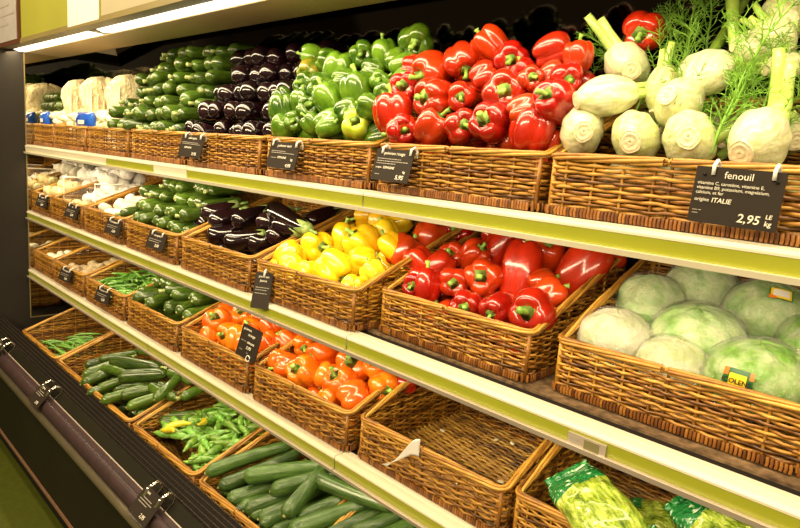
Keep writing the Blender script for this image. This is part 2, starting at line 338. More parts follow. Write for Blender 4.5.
# posters on the fascia
def flat(name, x0, x1, y, z0, z1, t, mat):
    b = MB(); b.box(x0, x1, y-t, y, z0, z1); return b.mesh(name, mat, False)
t = thing('framed_notice', (-3.70, .868, .70), 'grey printed notice in a brown frame on the lime fascia at the far left', 'poster')
part('frame', flat('frame', -.38, .28, 0, -.295, .30, .010, MAT['brownframe']), t)
part('sheet', flat('sheet', -.36, .258, -.010, -.275, .28, .002, MAT['greypaper']), t)
b = MB()
for k in range(11):
    z = .25-.045*k; b.box(-.30, .17+.06*math.sin(k*2.3), -.0135, -.012, z, z+.010)
part('lettering', b.mesh('lettering', MAT['inkdim'], False), t)
p = part('poster', flat('poster', -2.751, -2.421, .868, .417, .80, .004, MAT['paper'])); tag(p, 'plain white poster on the lime fascia right beside the framed notice gap', 'poster')
p = part('poster', flat('poster', -2.40, .90, .869, .421, .86, .003, simple('beige_header_card', (.44,.38,.24), scale=1.5, rough=.7))); tag(p, 'long beige header board above the glowing canopy tube', 'header board')
# ------------------------------------------------------------------ wicker baskets
def basket_meshes(w, d, hf, hb):
    hx = w/2; R = .022
    # rounded rectangle path, starting mid front, going +x, back, -x
    def path(inset=0.0, step=.013):
        pts = []; a, r = hx-inset, R-inset*.4
        def seg(p, q):
            n = max(1, int((Vector(q)-Vector(p)).length/step))
            for i in range(n): pts.append((p[0]+(q[0]-p[0])*i/n, p[1]+(q[1]-p[1])*i/n))
        def arc(cx, cy, a0):
            for i in range(3): t = a0+PI/2*i/3; pts.append((cx+r*math.cos(t), cy+r*math.sin(t)))
        y0, y1 = inset, d-inset
        seg((0,y0), (a-r,y0)); arc(a-r, y0+r, -PI/2); seg((a,y0+r), (a,y1-r)); arc(a-r, y1-r, 0); seg((a-r,y1), (-a+r,y1)); arc(-a+r, y1-r, PI/2); seg((-a,y1-r), (-a,y0+r)); arc(-a+r, y0+r, PI); seg((-a+r,y0), (0,y0))
        return pts
    top = lambda y: hf+(hb-hf)*max(0, min(1, (y-.02)/(d-.04)))
    P = path(.006); n = len(P)
    nrm = []
    for i in range(n):
        t = Vector(P[(i+1)%n])-Vector(P[i-1]); t = Vector((t.x, t.y)).normalized(); nrm.append((t.y, -t.x))
    rr = random.Random(7)
    wv = MB()
    z = .017; row = 0
    while z < hb-.006:
        ok = [top(P[i][1]) > z+.005 for i in range(n)]
        jit = rr.uniform(0, 6)
        def pt(i):
            k = i//2
            s = (1 if (k+row) % 2 else -1) if i % 2 == 0 else 0
            o = .0042*s
            return (P[i][0]+nrm[i][0]*o, P[i][1]+nrm[i][1]*o, z+.0011*math.sin(i*.31+jit)+.0006*math.sin(i*1.7+row))
        if all(ok):
            # break the ring into several strands so that each takes its own colour
            cuts = sorted(rr.sample(range(n), 5)); 
            for a_, b_ in zip(cuts, cuts[1:]+[cuts[0]+n]):
                wv.tube([pt(i % n) for i in range(a_, b_+1)], .0032, 5, cap=False, fl=.75)
        else:
            st = [i for i in range(n) if ok[i] and not ok[i-1]][0]; ln = 0
            while ok[(st+ln) % n] and ln < n: ln += 1
            k = st
            while k < st+ln-1:
                e = min(st+ln-1, k+rr.randint(25, 60)); wv.tube([pt(i % n) for i in range(k, e+1)], .0032, 5, cap=False, fl=.75); k = e
        z += .0070; row += 1
    st = MB()
    for i in range(0, n, 4):
        st.tube([(P[i][0],P[i][1],.004), (P[i][0],P[i][1],top(P[i][1])-.002)], .0030, 5, cap=False)
    for cx, cy in ((-hx+.012,.012),(hx-.012,.012),(hx-.012,d-.012),(-hx+.012,d-.012)):
        st.tube([(cx,cy,.004),(cx,cy,top(cy))], .006, 6)
    # rim: rods lying together and slowly twisting round each other
    rim = MB(); m = n
    for k in range(5):
        pts = []
        for i in range(m):
            a = 2*PI*(k/5+i/m*3.5); 
            pts.append((P[i][0]+nrm[i][0]*.0062*math.cos(a), P[i][1]+nrm[i][1]*.0062*math.cos(a), top(P[i][1])+.002+.0048*math.sin(a)))
        h = m//3
        for s0 in range(0, m, h): rim.tube([pts[(s0+q) % m] for q in range(min(h, m-s0)+1)], .0036, 6, cap=False)
    ft = MB()
    Q = path(.002, .0064); q = len(Q)
    for i in range(q):
        x, y = Q[i]; ft.tube([(x,y,.001),(x*1.006,y+(y-d/2)*.008,.008),(x,y,.016)], .0033, 4, cap=False)
    fl = MB(); z0 = .010; y = .012; row = 0
    while y < d-.01:
        pts = []; k = 0; x = -hx+.01
        while x <= hx-.008:
            s = (1 if (k//1+row) % 2 else -1) if k % 2 == 0 else 0
            s = (1 if ((k//2)+row) % 2 else -1) if k % 2 == 0 else 0
            pts.append((x, y+.001*math.sin(k*.7+row*2.1), z0+.0030*s)); x += .0165; k += 1
        h = rr.randint(6, max(7, len(pts)-4)); fl.tube(pts[:h+1], .0042, 5, cap=False); fl.tube(pts[h:], .0042, 5, cap=False)
        y += .0086; row += 1
    x = -hx+.02
    while x < hx-.01:
        fl.tube([(x,.01,z0-.001),(x,d-.01,z0-.001)], .0030, 5, cap=False); x += .033
    return dict(woven_wall=wv.mesh('woven_wall', MAT['wicker']), stakes=st.mesh('stakes', MAT['wicker']), rim=rim.mesh('rim', MAT['rim']), foot=ft.mesh('foot', MAT['base']), woven_floor=fl.mesh('woven_floor', MAT['floorw']))
def make_basket(meshes):
    t = thing('wicker_basket')
    for k, me in meshes.items(): part(k, me, t)
    return t
std = basket_meshes(.452, .44, .105, .255)
wide = basket_meshes(.79, .44, .10, .25)
slim = basket_meshes(.52, .44, .10, .25)
proto = make_basket(std); first = [True]
def place_basket(x, y, z, label, group='wicker produce baskets on the display case'):
    o = proto if first[0] else copy_tree(proto); first[0] = False
    o.location = (x, y, z); tag(o, label, 'basket', group); return o
CX = [-.368, -.830, -1.305, -1.785, -2.265, -2.745, -3.225, -3.615]
what = {'A': ['fennel', 'red bell peppers', 'green bell peppers', 'aubergines', 'zucchini', 'cream roots and a blue pack', 'tall netted bags', 'cream roots beside the mirror'],
        'B': ['wrapped cabbages', 'red bell peppers', 'yellow bell peppers', 'aubergines', 'zucchini', 'white mushrooms', 'garlic between clear dividers', 'pale onions beside the mirror'],
        'C': ['bagged lettuce', None, 'orange peppers', 'orange peppers behind a price card', 'zucchini', 'green beans', 'brown mushrooms', 'mushrooms beside the mirror']}
rowname = {'A': 'top shelf', 'B': 'second shelf', 'C': 'third shelf'}
yfr = {('B',0): 1.075, ('B',1): 1.055, ('C',0): 1.02}
for i_ in range(2, 8): yfr[('B', i_)] = .985; yfr[('C', i_)] = .990
for key in 'ABC':
    for i, x in enumerate(CX):
        y = yfr.get((key, i), 1.004)
        w = what[key][i]
        lb = 'empty wicker basket with a bare woven floor on the third shelf' if w is None else 'wicker basket of %s on the %s' % (w, rowname[key])
        if (key, i) == ('B', 1): x = -.838
        if (key, i) == ('B', 0): x = -.345
        o = place_basket(x, y, SH[key]+.003, lb)
        if i == 7: o.scale = (.72, 1, 1)
for x, w in ((-1.802,'green chillies'),(-1.322,'cucumbers'),(-.842,'cucumbers at the bottom edge of the photo')):
    place_basket(x, .825, DECK-.010, 'wicker basket of %s on the lowest deck' % w)
wb = make_basket(wide); wb.location = (-2.452, .825, DECK-.010); tag(wb, 'wide wicker basket of scattered zucchini on the lowest deck', 'basket', 'wicker produce baskets on the display case')
sb = make_basket(slim); sb.location = (-3.121, .825, DECK-.010); tag(sb, 'wicker basket holding a handful of thin beans on the lowest deck', 'basket', 'wicker produce baskets on the display case')
# ------------------------------------------------------------------ produce prototypes (radius 1, scaled when placed)
def pepper_proto(kind, nl, el, seed, body_mat, curve):
    r = random.Random(seed); ph = r.uniform(0, 6); wob = [r.uniform(.9, 1.08) for _ in range(nl)]
    def fn(u, v):
        a = 2*PI*u; t = .02+.96*v
        lobe = abs(math.cos(nl*a/2+ph))**.7           # 1 on a lobe, 0 in a furrow
        k = wob[int(((nl*a/2+ph)/PI+.5)) % nl]
        rho = math.sin(PI*t)**.62*(1.04-.26*max(0, t-.35))*(.80+.20*lobe)*k
        z = math.cos(PI*t)*1.08*el
        top = math.exp(-(rho/.42)**2)
        if t < .5: z = z*(.93+.07*lobe)-.36*top
        else: z = z*(.90+.12*lobe)+.22*top
        bend = .10*(1-v)*v*curve
        return (rho*math.cos(a)+bend*2, rho*math.sin(a), z)
    b = MB(); b.surf(fn, 40, 26); body = b.mesh('body', body_mat)
    s = MB()
    zt = 1.08*el*.93-.36
    def cal(u, v):
        a = 2*PI*u; rr_ = (.34*v+.02)*(1+.16*math.cos(5*a)); return (rr_*math.cos(a), rr_*math.sin(a), zt+.10+.10*v*v-.04*(1-v))
    s.surf(cal, 20, 4)
    cx = r.uniform(-.25, .25); cy = r.uniform(-.2, .2); h = r.uniform(.38, .62)
    s.tube([(0,0,zt+.04),(cx*.2,cy*.2,zt+.22),(cx*.6,cy*.6,zt+.08+h*.75),(cx*1.2,cy*1.2,zt+.05+h*1.1)], [.20,.11,.105,.16], 9)
    stem = s.mesh('stem', MAT['stem'])
    t = thing(kind); part('body', body, t); part('stem', stem, t); return t
class Pool:
    """variants of one kind of produce; the first use of a variant moves the prototype itself"""
    def __init__(s, makers): s.m = makers; s.p = [None]*len(makers); s.i = 0
    def put(s, loc, q, sc, k=None, **tg):
        k = s.i % len(s.m) if k is None else k % len(s.m); s.i += 1
        if s.p[k] is None: o = s.p[k] = s.m[k]()
        else: o = copy_tree(s.p[k])
        o.location = loc; o.rotation_mode = 'QUATERNION'; o.rotation_quaternion = q
        o.scale = sc if isinstance(sc, (tuple, list)) else (sc, sc, sc)
        tag(o, tg.get('label'), tg.get('cat'), tg.get('group')); return o
def pepper_pool(kind, mat):
    return Pool([lambda i=i: pepper_proto(kind, (4,3,4,4,3)[i], (.98,1.12,.90,1.05,1.25)[i], 20+i, MAT[mat], (0,.6,.2,-.5,1)[i]) for i in range(5)])
PP = {'red': pepper_pool('red_bell_pepper','red'), 'darkred': pepper_pool('red_bell_pepper','darkred'), 'orange': pepper_pool('orange_bell_pepper','orange'), 'yellow': pepper_pool('yellow_bell_pepper','yellow'),
      'limeyellow': pepper_pool('yellow_bell_pepper','limeyellow'), 'green': pepper_pool('green_bell_pepper','green'), 'lime': pepper_pool('green_bell_pepper','lime'), 'blush': pepper_pool('green_bell_pepper','blush')}
ORD = ['lowest','first','second','third','fourth','fifth','sixth','seventh','eighth','ninth','tenth','eleventh','twelfth','thirteenth','fourteenth','fifteenth','sixteenth','seventeenth','eighteenth','nineteenth','twentieth']
def pos_words(row, col): return '%s row up, %s from left' % (ORD[row], ORD[col])
PEPPERS = {
 'red_top': [
  (-0.927,1.137,0.237, 0.042, 0.68,-0.34,-0.66, 0,1.00,1,4,2),
  (-0.870,1.163,0.274, 0.039, -0.60,-0.46,0.66, 0,1.00,0,5,1),
  (-0.788,1.136,0.235, 0.037, 0.51,-0.83,-0.23, 0,1.00,1,4,3),
  (-1.003,1.120,0.212, 0.048, -0.09,-0.92,-0.39, 0,1.00,1,3,2),
  (-0.759,1.083,0.156, 0.045, 0.52,-0.85,0.02, 0,1.00,1,2,4),
  (-0.942,1.075,0.146, 0.048, -0.15,-0.99,-0.07, 0,1.00,1,2,2),
  (-0.867,1.076,0.148, 0.033, 0.51,-0.85,-0.11, 0,1.00,1,2,3),
  (-1.066,1.091,0.170, 0.042, 0.62,-0.76,0.18, 0,1.00,1,3,1),
  (-1.061,1.056,0.110, 0.049, -0.13,-0.06,0.99, 0,1.00,0,2,1),
  (-1.013,1.045,0.071, 0.037, 0.79,-0.62,-0.04, 0,1.00,1,1,1),
  (-0.924,1.050,0.079, 0.042, 0.63,0.01,0.77, 0,1.00,1,1,3),
  (-0.838,1.046,0.080, 0.038, 0.77,-0.62,0.13, 0,1.00,1,1,4),
  (-0.763,1.052,0.092, 0.044, 0.12,-0.99,0.05, 0,1.00,1,1,5),
  (-0.664,1.051,0.076, 0.044, 0.16,0.15,0.98, 0,1.00,0,1,6),
  (-0.625,1.065,0.131, 0.041, -0.02,-0.95,0.32, 0,1.00,1,2,6),
  (-0.629,1.097,0.181, 0.032, 0.65,-0.74,-0.19, 0,1.00,1,3,6),
  (-0.689,1.136,0.242, 0.039, 0.76,0.51,0.41, 0,1.00,0,4,5),
  (-0.627,1.133,0.231, 0.030, -0.06,-0.10,0.99, 0,1.00,0,4,6),
  (-0.834,1.106,0.192, 0.033, 0.65,0.54,0.53, 0,1.00,0,3,3),
  (-0.702,1.090,0.184, 0.029, 0.59,-0.81,0.01, 0,1.00,1,3,4),
  (-1.075,1.130,0.226, 0.037, 0.63,0.77,-0.09, 0,1.00,0,4,1),
  (-1.013,1.046,0.069, 0.037, -0.75,-0.60,-0.29, 0,1.00,0,1,2),
  (-0.691,1.054,0.117, 0.032, 0.72,0.56,0.42, 0,1.00,0,2,5),
  (-0.739,1.116,0.206, 0.026, -0.53,-0.35,0.78, 0,1.00,0,4,4),
  (-0.674,1.121,0.192, 0.029, 0.65,0.43,0.63, 0,1.00,0,3,5),
  (-1.008,1.093,0.048, 0.042, 0.02,0.96,0.29, 0,1.00,0,0,0),
  (-0.937,1.094,0.050, 0.044, -0.15,0.80,0.58, 0,1.00,0,0,0),
  (-0.838,1.094,0.055, 0.040, 0.60,0.72,0.35, 0,1.00,0,0,0),
  (-0.748,1.105,0.046, 0.045, 0.25,0.97,-0.06, 0,1.00,0,0,0),
  (-0.643,1.099,0.046, 0.043, 0.93,-0.23,0.28, 0,1.00,0,0,0),
  (-1.006,1.199,0.181, 0.044, -0.29,-0.74,0.61, 0,1.00,0,0,0),
  (-0.923,1.178,0.173, 0.039, 0.50,0.86,-0.14, 0,1.00,0,0,0),
  (-0.833,1.175,0.189, 0.041, 0.91,0.02,0.41, 0,1.00,0,0,0),
  (-0.743,1.177,0.189, 0.042, -0.99,0.12,0.05, 0,1.00,0,0,0),
  (-0.644,1.176,0.175, 0.044, 0.95,-0.15,-0.27, 0,1.00,0,0,0),
  (-0.542,1.234,0.290, 0.042, 0.05,-0.95,-0.30, 0,1.00,1,9,1),
 ],
 'red_middle': [
  (-1.172,1.253,-0.261, 0.048, 0.19,0.51,0.84, 0,1.00,0,4,1),
  (-1.163,1.349,-0.223, 0.051, -0.02,0.28,0.96, 0,1.00,1,5,1),
  (-1.106,1.418,-0.195, 0.051, 0.42,-0.85,0.32, 0,1.00,1,5,2),
  (-1.023,1.286,-0.248, 0.038, 0.47,-0.84,0.28, 0,1.00,1,4,2),
  (-0.955,1.301,-0.242, 0.043, 0.59,-0.08,0.80, 0,1.00,1,3,3),
  (-0.977,1.421,-0.194, 0.043, 0.61,-0.70,0.38, 0,1.00,1,5,3),
  (-0.915,1.368,-0.215, 0.049, -0.31,-0.24,-0.92, 0,1.35,1,4,3),
  (-0.790,1.275,-0.252, 0.049, -0.04,0.29,0.96, 0,1.35,1,2,4),
  (-0.789,1.366,-0.215, 0.052, 0.46,-0.37,0.81, 0,1.00,1,3,4),
  (-0.673,1.352,-0.221, 0.054, 0.31,0.41,0.86, 0,1.25,1,3,5),
  (-0.648,1.442,-0.185, 0.043, 0.86,0.51,-0.00, 0,1.00,0,4,5),
  (-0.996,1.125,-0.312, 0.034, 0.27,-0.95,0.14, 0,1.00,1,1,1),
  (-0.980,1.134,-0.308, 0.045, -0.09,0.33,0.94, 0,1.00,0,2,1),
  (-0.918,1.173,-0.293, 0.039, 0.61,-0.78,0.13, 0,1.00,1,2,2),
  (-0.867,1.227,-0.271, 0.050, 0.45,-0.88,0.16, 0,1.00,1,2,3),
  (-0.839,1.127,-0.327, 0.039, 0.52,-0.85,-0.03, 0,1.00,1,1,2),
  (-0.747,1.126,-0.316, 0.038, 0.04,-0.95,-0.31, 0,1.00,1,1,3),
  (-0.666,1.142,-0.305, 0.051, 0.26,-0.95,0.14, 0,1.00,1,1,4),
  (-0.667,1.215,-0.276, 0.039, 0.44,0.57,0.69, 0,1.00,1,1,5),
  (-1.012,1.229,-0.270, 0.041, -0.45,-0.39,-0.81, 0,1.00,0,3,2),
  (-0.767,1.438,-0.187, 0.042, -0.89,-0.30,0.35, 0,1.00,0,4,4),
  (-0.858,1.417,-0.195, 0.043, 0.78,0.62,0.04, 0,1.00,0,5,4),
  (-0.711,1.473,-0.173, 0.034, 0.84,0.51,-0.19, 0,1.00,0,5,5),
  (-1.086,1.224,-0.272, 0.041, 0.39,0.31,-0.87, 0,1.00,0,3,1),
  (-0.718,1.256,-0.260, 0.036, 0.70,0.61,0.37, 0,1.00,0,2,5),
  (-0.989,1.157,-0.382, 0.041, 0.73,-0.35,0.59, 0,1.00,0,0,0),
  (-0.903,1.150,-0.377, 0.044, 0.16,-0.97,-0.18, 0,1.00,0,0,0),
  (-0.803,1.157,-0.377, 0.039, 0.78,0.18,0.60, 0,1.00,0,0,0),
  (-0.722,1.153,-0.379, 0.045, 0.87,-0.49,0.07, 0,1.00,0,0,0),
  (-0.989,1.237,-0.341, 0.039, -0.40,0.91,-0.10, 0,1.00,0,0,0),
  (-0.908,1.245,-0.343, 0.039, 0.99,-0.02,-0.12, 0,1.00,0,0,0),
  (-0.800,1.241,-0.341, 0.043, -0.83,0.56,-0.04, 0,1.00,0,0,0),
  (-0.713,1.239,-0.341, 0.045, -0.86,0.46,-0.23, 0,1.00,0,0,0),
  (-0.987,1.331,-0.305, 0.043, 0.52,-0.84,-0.15, 0,1.00,0,0,0),
  (-0.894,1.333,-0.304, 0.042, 0.23,-0.96,-0.18, 0,1.00,0,0,0),
  (-0.814,1.340,-0.306, 0.045, -0.27,0.94,0.19, 0,1.00,0,0,0),
  (-0.712,1.340,-0.304, 0.043, -0.93,0.28,0.23, 0,1.00,0,0,0),
  (-0.989,1.417,-0.270, 0.041, -0.81,0.56,-0.14, 0,1.00,0,0,0),
  (-0.893,1.431,-0.269, 0.041, -0.68,-0.69,0.24, 0,1.00,0,0,0),
  (-0.818,1.421,-0.276, 0.041, 0.17,-0.82,0.55, 0,1.00,0,0,0),
  (-0.713,1.426,-0.268, 0.044, -0.32,-0.86,0.40, 0,1.00,0,0,0),
 ],
 'yellow_middle': [
  (-1.449,1.154,-0.283, 0.051, 0.97,-0.22,0.10, 0,1.00,1,3,1),
  (-1.263,1.077,-0.315, 0.055, 0.89,-0.04,-0.46, 0,1.00,1,2,4),
  (-1.312,1.213,-0.258, 0.056, -0.28,-0.59,0.76, 0,1.00,1,3,3),
  (-1.406,1.225,-0.253, 0.042, -0.16,0.21,0.96, 0,1.00,1,3,2),
  (-1.473,1.078,-0.315, 0.046, -0.35,-0.50,-0.79, 0,1.00,0,2,2),
  (-1.438,1.057,-0.342, 0.039, -0.43,-0.09,0.90, 0,1.00,0,2,3),
  (-1.361,1.058,-0.343, 0.040, -0.02,-0.16,-0.99, 0,1.00,0,1,2),
  (-1.455,1.363,-0.195, 0.037, -0.74,-0.65,-0.17, 0,1.00,0,4,1),
  (-1.379,1.347,-0.202, 0.039, -0.12,0.18,0.98, 0,1.00,0,4,2),
  (-1.287,1.293,-0.225, 0.043, -0.46,-0.15,0.87, 0,1.00,0,3,4),
  (-1.139,1.103,-0.304, 0.032, -0.61,-0.23,0.76, 1,1.00,1,1,5),
  (-1.156,1.053,-0.341, 0.035, -0.07,-0.22,-0.97, 0,1.00,0,1,4),
  (-1.312,1.367,-0.194, 0.038, 0.54,0.74,0.40, 0,1.00,0,4,3),
  (-1.202,1.233,-0.250, 0.038, -0.62,-0.29,0.73, 0,1.00,0,3,5),
  (-1.251,1.051,-0.364, 0.033, -0.73,-0.55,0.40, 0,1.00,0,1,3),
  (-1.228,1.144,-0.287, 0.042, 0.59,0.81,-0.02, 0,1.00,0,2,5),
  (-1.393,1.050,-0.380, 0.032, -0.71,-0.67,0.21, 0,1.00,0,1,1),
  (-1.496,1.052,-0.356, 0.034, 0.08,-0.01,-1.00, 0,1.00,0,2,1),
  (-1.489,1.091,-0.393, 0.041, 0.37,-0.85,0.38, 0,1.00,0,0,0),
  (-1.409,1.093,-0.380, 0.038, -0.07,-0.85,0.52, 0,1.00,0,0,0),
  (-1.317,1.098,-0.383, 0.042, -0.30,-0.73,0.61, 0,1.00,0,0,0),
  (-1.231,1.093,-0.397, 0.042, 0.43,0.73,0.53, 0,1.00,0,0,0),
  (-1.154,1.094,-0.380, 0.037, -0.17,-0.88,0.45, 0,1.00,0,0,0),
  (-1.489,1.179,-0.353, 0.040, -0.50,-0.85,0.16, 0,1.00,0,0,0),
  (-1.401,1.177,-0.345, 0.037, -0.18,-0.95,-0.26, 0,1.00,0,0,0),
  (-1.323,1.177,-0.345, 0.040, 0.18,0.89,0.41, 0,1.00,0,0,0),
  (-1.249,1.177,-0.350, 0.037, 0.15,0.96,-0.23, 0,1.00,0,0,0),
  (-1.158,1.168,-0.345, 0.039, 0.34,0.91,-0.25, 0,1.00,0,0,0),
  (-1.489,1.260,-0.310, 0.041, -0.84,-0.53,-0.04, 0,1.00,0,0,0),
  (-1.417,1.260,-0.316, 0.037, -0.18,0.97,0.15, 0,1.00,0,0,0),
  (-1.316,1.267,-0.325, 0.037, 0.91,0.21,0.35, 0,1.00,0,0,0),
  (-1.237,1.255,-0.310, 0.041, -0.70,-0.39,0.60, 0,1.00,0,0,0),
  (-1.156,1.264,-0.310, 0.037, -0.62,-0.77,0.11, 0,1.00,0,0,0),
  (-1.488,1.343,-0.274, 0.040, 0.77,-0.21,0.61, 0,1.00,0,0,0),
  (-1.409,1.350,-0.274, 0.039, 0.98,0.01,-0.18, 0,1.00,0,0,0),
  (-1.321,1.336,-0.276, 0.038, -0.57,-0.60,0.56, 0,1.00,0,0,0),
  (-1.239,1.337,-0.274, 0.038, -0.20,0.77,0.61, 0,1.00,0,0,0),
  (-1.145,1.350,-0.274, 0.042, -0.83,-0.56,-0.01, 0,1.00,0,0,0),
 ],
 'orange_right': [
  (-1.398,1.161,-0.625, 0.053, -0.08,-0.99,-0.09, 0,1.00,1,3,3),
  (-1.275,1.176,-0.619, 0.056, 0.54,-0.66,0.52, 0,1.00,1,3,4),
  (-1.503,1.169,-0.622, 0.039, 0.79,-0.60,0.06, 0,1.00,1,3,2),
  (-1.367,1.070,-0.658, 0.051, 0.03,-0.79,0.61, 0,1.00,1,2,2),
  (-1.451,1.067,-0.659, 0.042, -0.66,-0.74,-0.08, 0,1.00,0,2,1),
  (-1.229,1.097,-0.648, 0.049, -0.10,-0.66,0.75, 0,1.00,1,1,2),
  (-1.190,1.201,-0.610, 0.040, -0.03,-0.66,0.75, 0,1.00,1,2,4),
  (-1.110,1.145,-0.631, 0.045, 0.92,-0.38,0.12, 0,1.00,1,1,4),
  (-1.143,1.075,-0.656, 0.048, -0.49,-0.67,-0.55, 0,1.00,0,1,3),
  (-1.303,1.102,-0.646, 0.039, -0.08,-0.43,-0.90, 0,1.00,0,2,3),
  (-1.123,1.212,-0.607, 0.035, 0.60,0.79,0.13, 1,1.00,0,2,5),
  (-1.068,1.194,-0.613, 0.031, -0.77,-0.62,-0.17, 1,1.00,0,1,5),
  (-1.292,1.252,-0.592, 0.037, 0.03,-0.25,-0.97, 0,1.00,0,3,5),
  (-1.426,1.239,-0.597, 0.042, -0.68,-0.70,-0.22, 0,1.00,0,4,5),
  (-1.566,1.224,-0.602, 0.048, 0.52,0.53,-0.67, 0,1.00,0,4,3),
  (-1.571,1.150,-0.629, 0.040, -0.69,-0.41,0.60, 0,1.00,0,4,1),
  (-1.647,1.239,-0.597, 0.042, -0.56,-0.73,-0.39, 0,1.00,0,4,2),
  (-1.502,1.078,-0.655, 0.038, 0.03,-0.33,-0.94, 0,1.00,0,3,1),
  (-1.234,1.055,-0.690, 0.037, -0.27,0.44,0.86, 0,1.00,0,1,1),
  (-1.534,1.285,-0.580, 0.041, -0.01,0.55,0.83, 0,1.00,0,4,4),
  (-1.497,1.092,-0.724, 0.043, -0.12,0.80,0.59, 0,1.00,0,0,0),
  (-1.416,1.086,-0.724, 0.040, 0.44,0.65,0.62, 0,1.00,0,0,0),
  (-1.320,1.090,-0.725, 0.042, -0.58,-0.74,0.34, 0,1.00,0,0,0),
  (-1.243,1.095,-0.727, 0.040, -0.30,0.91,0.28, 0,1.00,0,0,0),
  (-1.153,1.093,-0.725, 0.042, -0.97,0.22,0.10, 0,1.00,0,0,0),
  (-1.496,1.169,-0.699, 0.044, -0.01,0.98,0.20, 0,1.00,0,0,0),
  (-1.406,1.184,-0.709, 0.040, 0.87,0.08,0.49, 0,1.00,0,0,0),
  (-1.325,1.183,-0.696, 0.044, -0.66,-0.72,0.22, 0,1.00,0,0,0),
  (-1.234,1.176,-0.698, 0.040, 0.59,-0.80,-0.08, 0,1.00,0,0,0),
  (-1.144,1.172,-0.697, 0.041, 0.47,-0.78,0.42, 0,1.00,0,0,0),
  (-1.499,1.272,-0.659, 0.041, 0.84,-0.53,-0.14, 0,1.00,0,0,0),
  (-1.409,1.270,-0.666, 0.041, -0.48,0.87,-0.13, 0,1.00,0,0,0),
  (-1.318,1.258,-0.662, 0.043, 0.11,0.85,0.52, 0,1.00,0,0,0),
  (-1.232,1.257,-0.659, 0.044, -0.14,-0.78,0.61, 0,1.00,0,0,0),
  (-1.143,1.257,-0.659, 0.042, 0.54,-0.84,-0.06, 0,1.00,0,0,0),
  (-1.495,1.359,-0.627, 0.044, 0.66,0.75,0.02, 0,1.00,0,0,0),
  (-1.415,1.357,-0.627, 0.042, -0.85,0.51,-0.12, 0,1.00,0,0,0),
  (-1.333,1.347,-0.627, 0.038, -0.71,0.67,-0.22, 0,1.00,0,0,0),
  (-1.234,1.359,-0.627, 0.041, 0.71,-0.69,-0.15, 0,1.00,0,0,0),
  (-1.151,1.357,-0.627, 0.040, -0.80,0.05,0.59, 0,1.00,0,0,0),
 ],
 'orange_left': [
  (-1.930,1.098,-0.648, 0.053, 0.44,-0.48,0.76, 0,1.00,1,2,1),
  (-1.830,1.086,-0.652, 0.044, 0.23,-0.97,-0.04, 0,1.00,1,2,2),
  (-1.747,1.081,-0.654, 0.049, -0.15,0.52,0.84, 0,1.00,1,1,2),
  (-1.897,1.188,-0.615, 0.051, 0.37,-0.68,0.64, 0,1.00,1,3,2),
  (-1.811,1.200,-0.611, 0.044, 0.50,0.80,-0.34, 0,1.00,0,3,3),
  (-1.720,1.195,-0.613, 0.046, -0.50,-0.07,0.86, 0,1.00,0,2,4),
  (-1.620,1.118,-0.640, 0.043, 0.45,0.41,-0.80, 0,1.00,0,1,4),
  (-1.667,1.068,-0.658, 0.037, -0.65,-0.39,0.65, 0,1.00,0,1,3),
  (-1.971,1.166,-0.623, 0.041, -0.61,-0.79,-0.00, 0,1.00,0,3,1),
  (-1.870,1.259,-0.590, 0.042, 0.25,0.83,0.50, 0,1.00,0,4,1),
  (-1.778,1.142,-0.632, 0.039, -0.68,-0.68,0.28, 0,1.00,0,2,3),
  (-1.774,1.273,-0.584, 0.041, -0.66,-0.44,0.61, 0,1.00,0,3,4),
  (-1.909,1.055,-0.676, 0.036, 0.11,-0.17,-0.98, 0,1.00,0,1,1),
  (-1.969,1.085,-0.723, 0.039, 0.00,-0.97,0.26, 0,1.00,0,0,0),
  (-1.886,1.088,-0.725, 0.042, -0.09,-0.99,-0.10, 0,1.00,0,0,0),
  (-1.790,1.082,-0.723, 0.039, -0.49,-0.85,-0.20, 0,1.00,0,0,0),
  (-1.703,1.085,-0.723, 0.040, 0.70,-0.68,0.22, 0,1.00,0,0,0),
  (-1.611,1.081,-0.723, 0.039, -0.15,-0.96,-0.23, 0,1.00,0,0,0),
  (-1.961,1.184,-0.700, 0.044, 0.17,0.97,-0.17, 0,1.00,0,0,0),
  (-1.877,1.184,-0.697, 0.040, 0.60,0.72,0.36, 0,1.00,0,0,0),
  (-1.800,1.176,-0.693, 0.040, -0.75,-0.65,0.08, 0,1.00,0,0,0),
  (-1.713,1.185,-0.692, 0.041, -0.52,-0.69,0.50, 0,1.00,0,0,0),
  (-1.610,1.179,-0.691, 0.042, -0.79,-0.52,0.31, 0,1.00,0,0,0),
  (-1.972,1.258,-0.659, 0.038, 0.98,0.21,-0.08, 0,1.00,0,0,0),
  (-1.874,1.267,-0.666, 0.041, 0.06,-0.96,-0.29, 0,1.00,0,0,0),
  (-1.787,1.269,-0.659, 0.038, -0.88,0.43,0.21, 0,1.00,0,0,0),
  (-1.711,1.262,-0.661, 0.043, -0.70,0.70,0.12, 0,1.00,0,0,0),
  (-1.624,1.261,-0.659, 0.040, -0.17,0.98,-0.12, 0,1.00,0,0,0),
  (-1.970,1.354,-0.627, 0.040, 0.80,0.16,0.58, 0,1.00,0,0,0),
  (-1.877,1.358,-0.627, 0.044, -0.45,-0.87,0.21, 0,1.00,0,0,0),
  (-1.797,1.358,-0.627, 0.042, -0.23,0.88,0.40, 0,1.00,0,0,0),
  (-1.712,1.349,-0.627, 0.038, 0.99,0.16,-0.05, 0,1.00,0,0,0),
  (-1.619,1.364,-0.627, 0.041, -0.66,0.75,0.04, 0,1.00,0,0,0),
 ],
 'green_top': [
  (-1.509,1.141,0.242, 0.037, 0.27,-0.74,-0.61, 2,1.00,1,4,1),
  (-1.378,1.140,0.242, 0.051, -0.26,0.07,-0.96, 0,1.00,0,4,2),
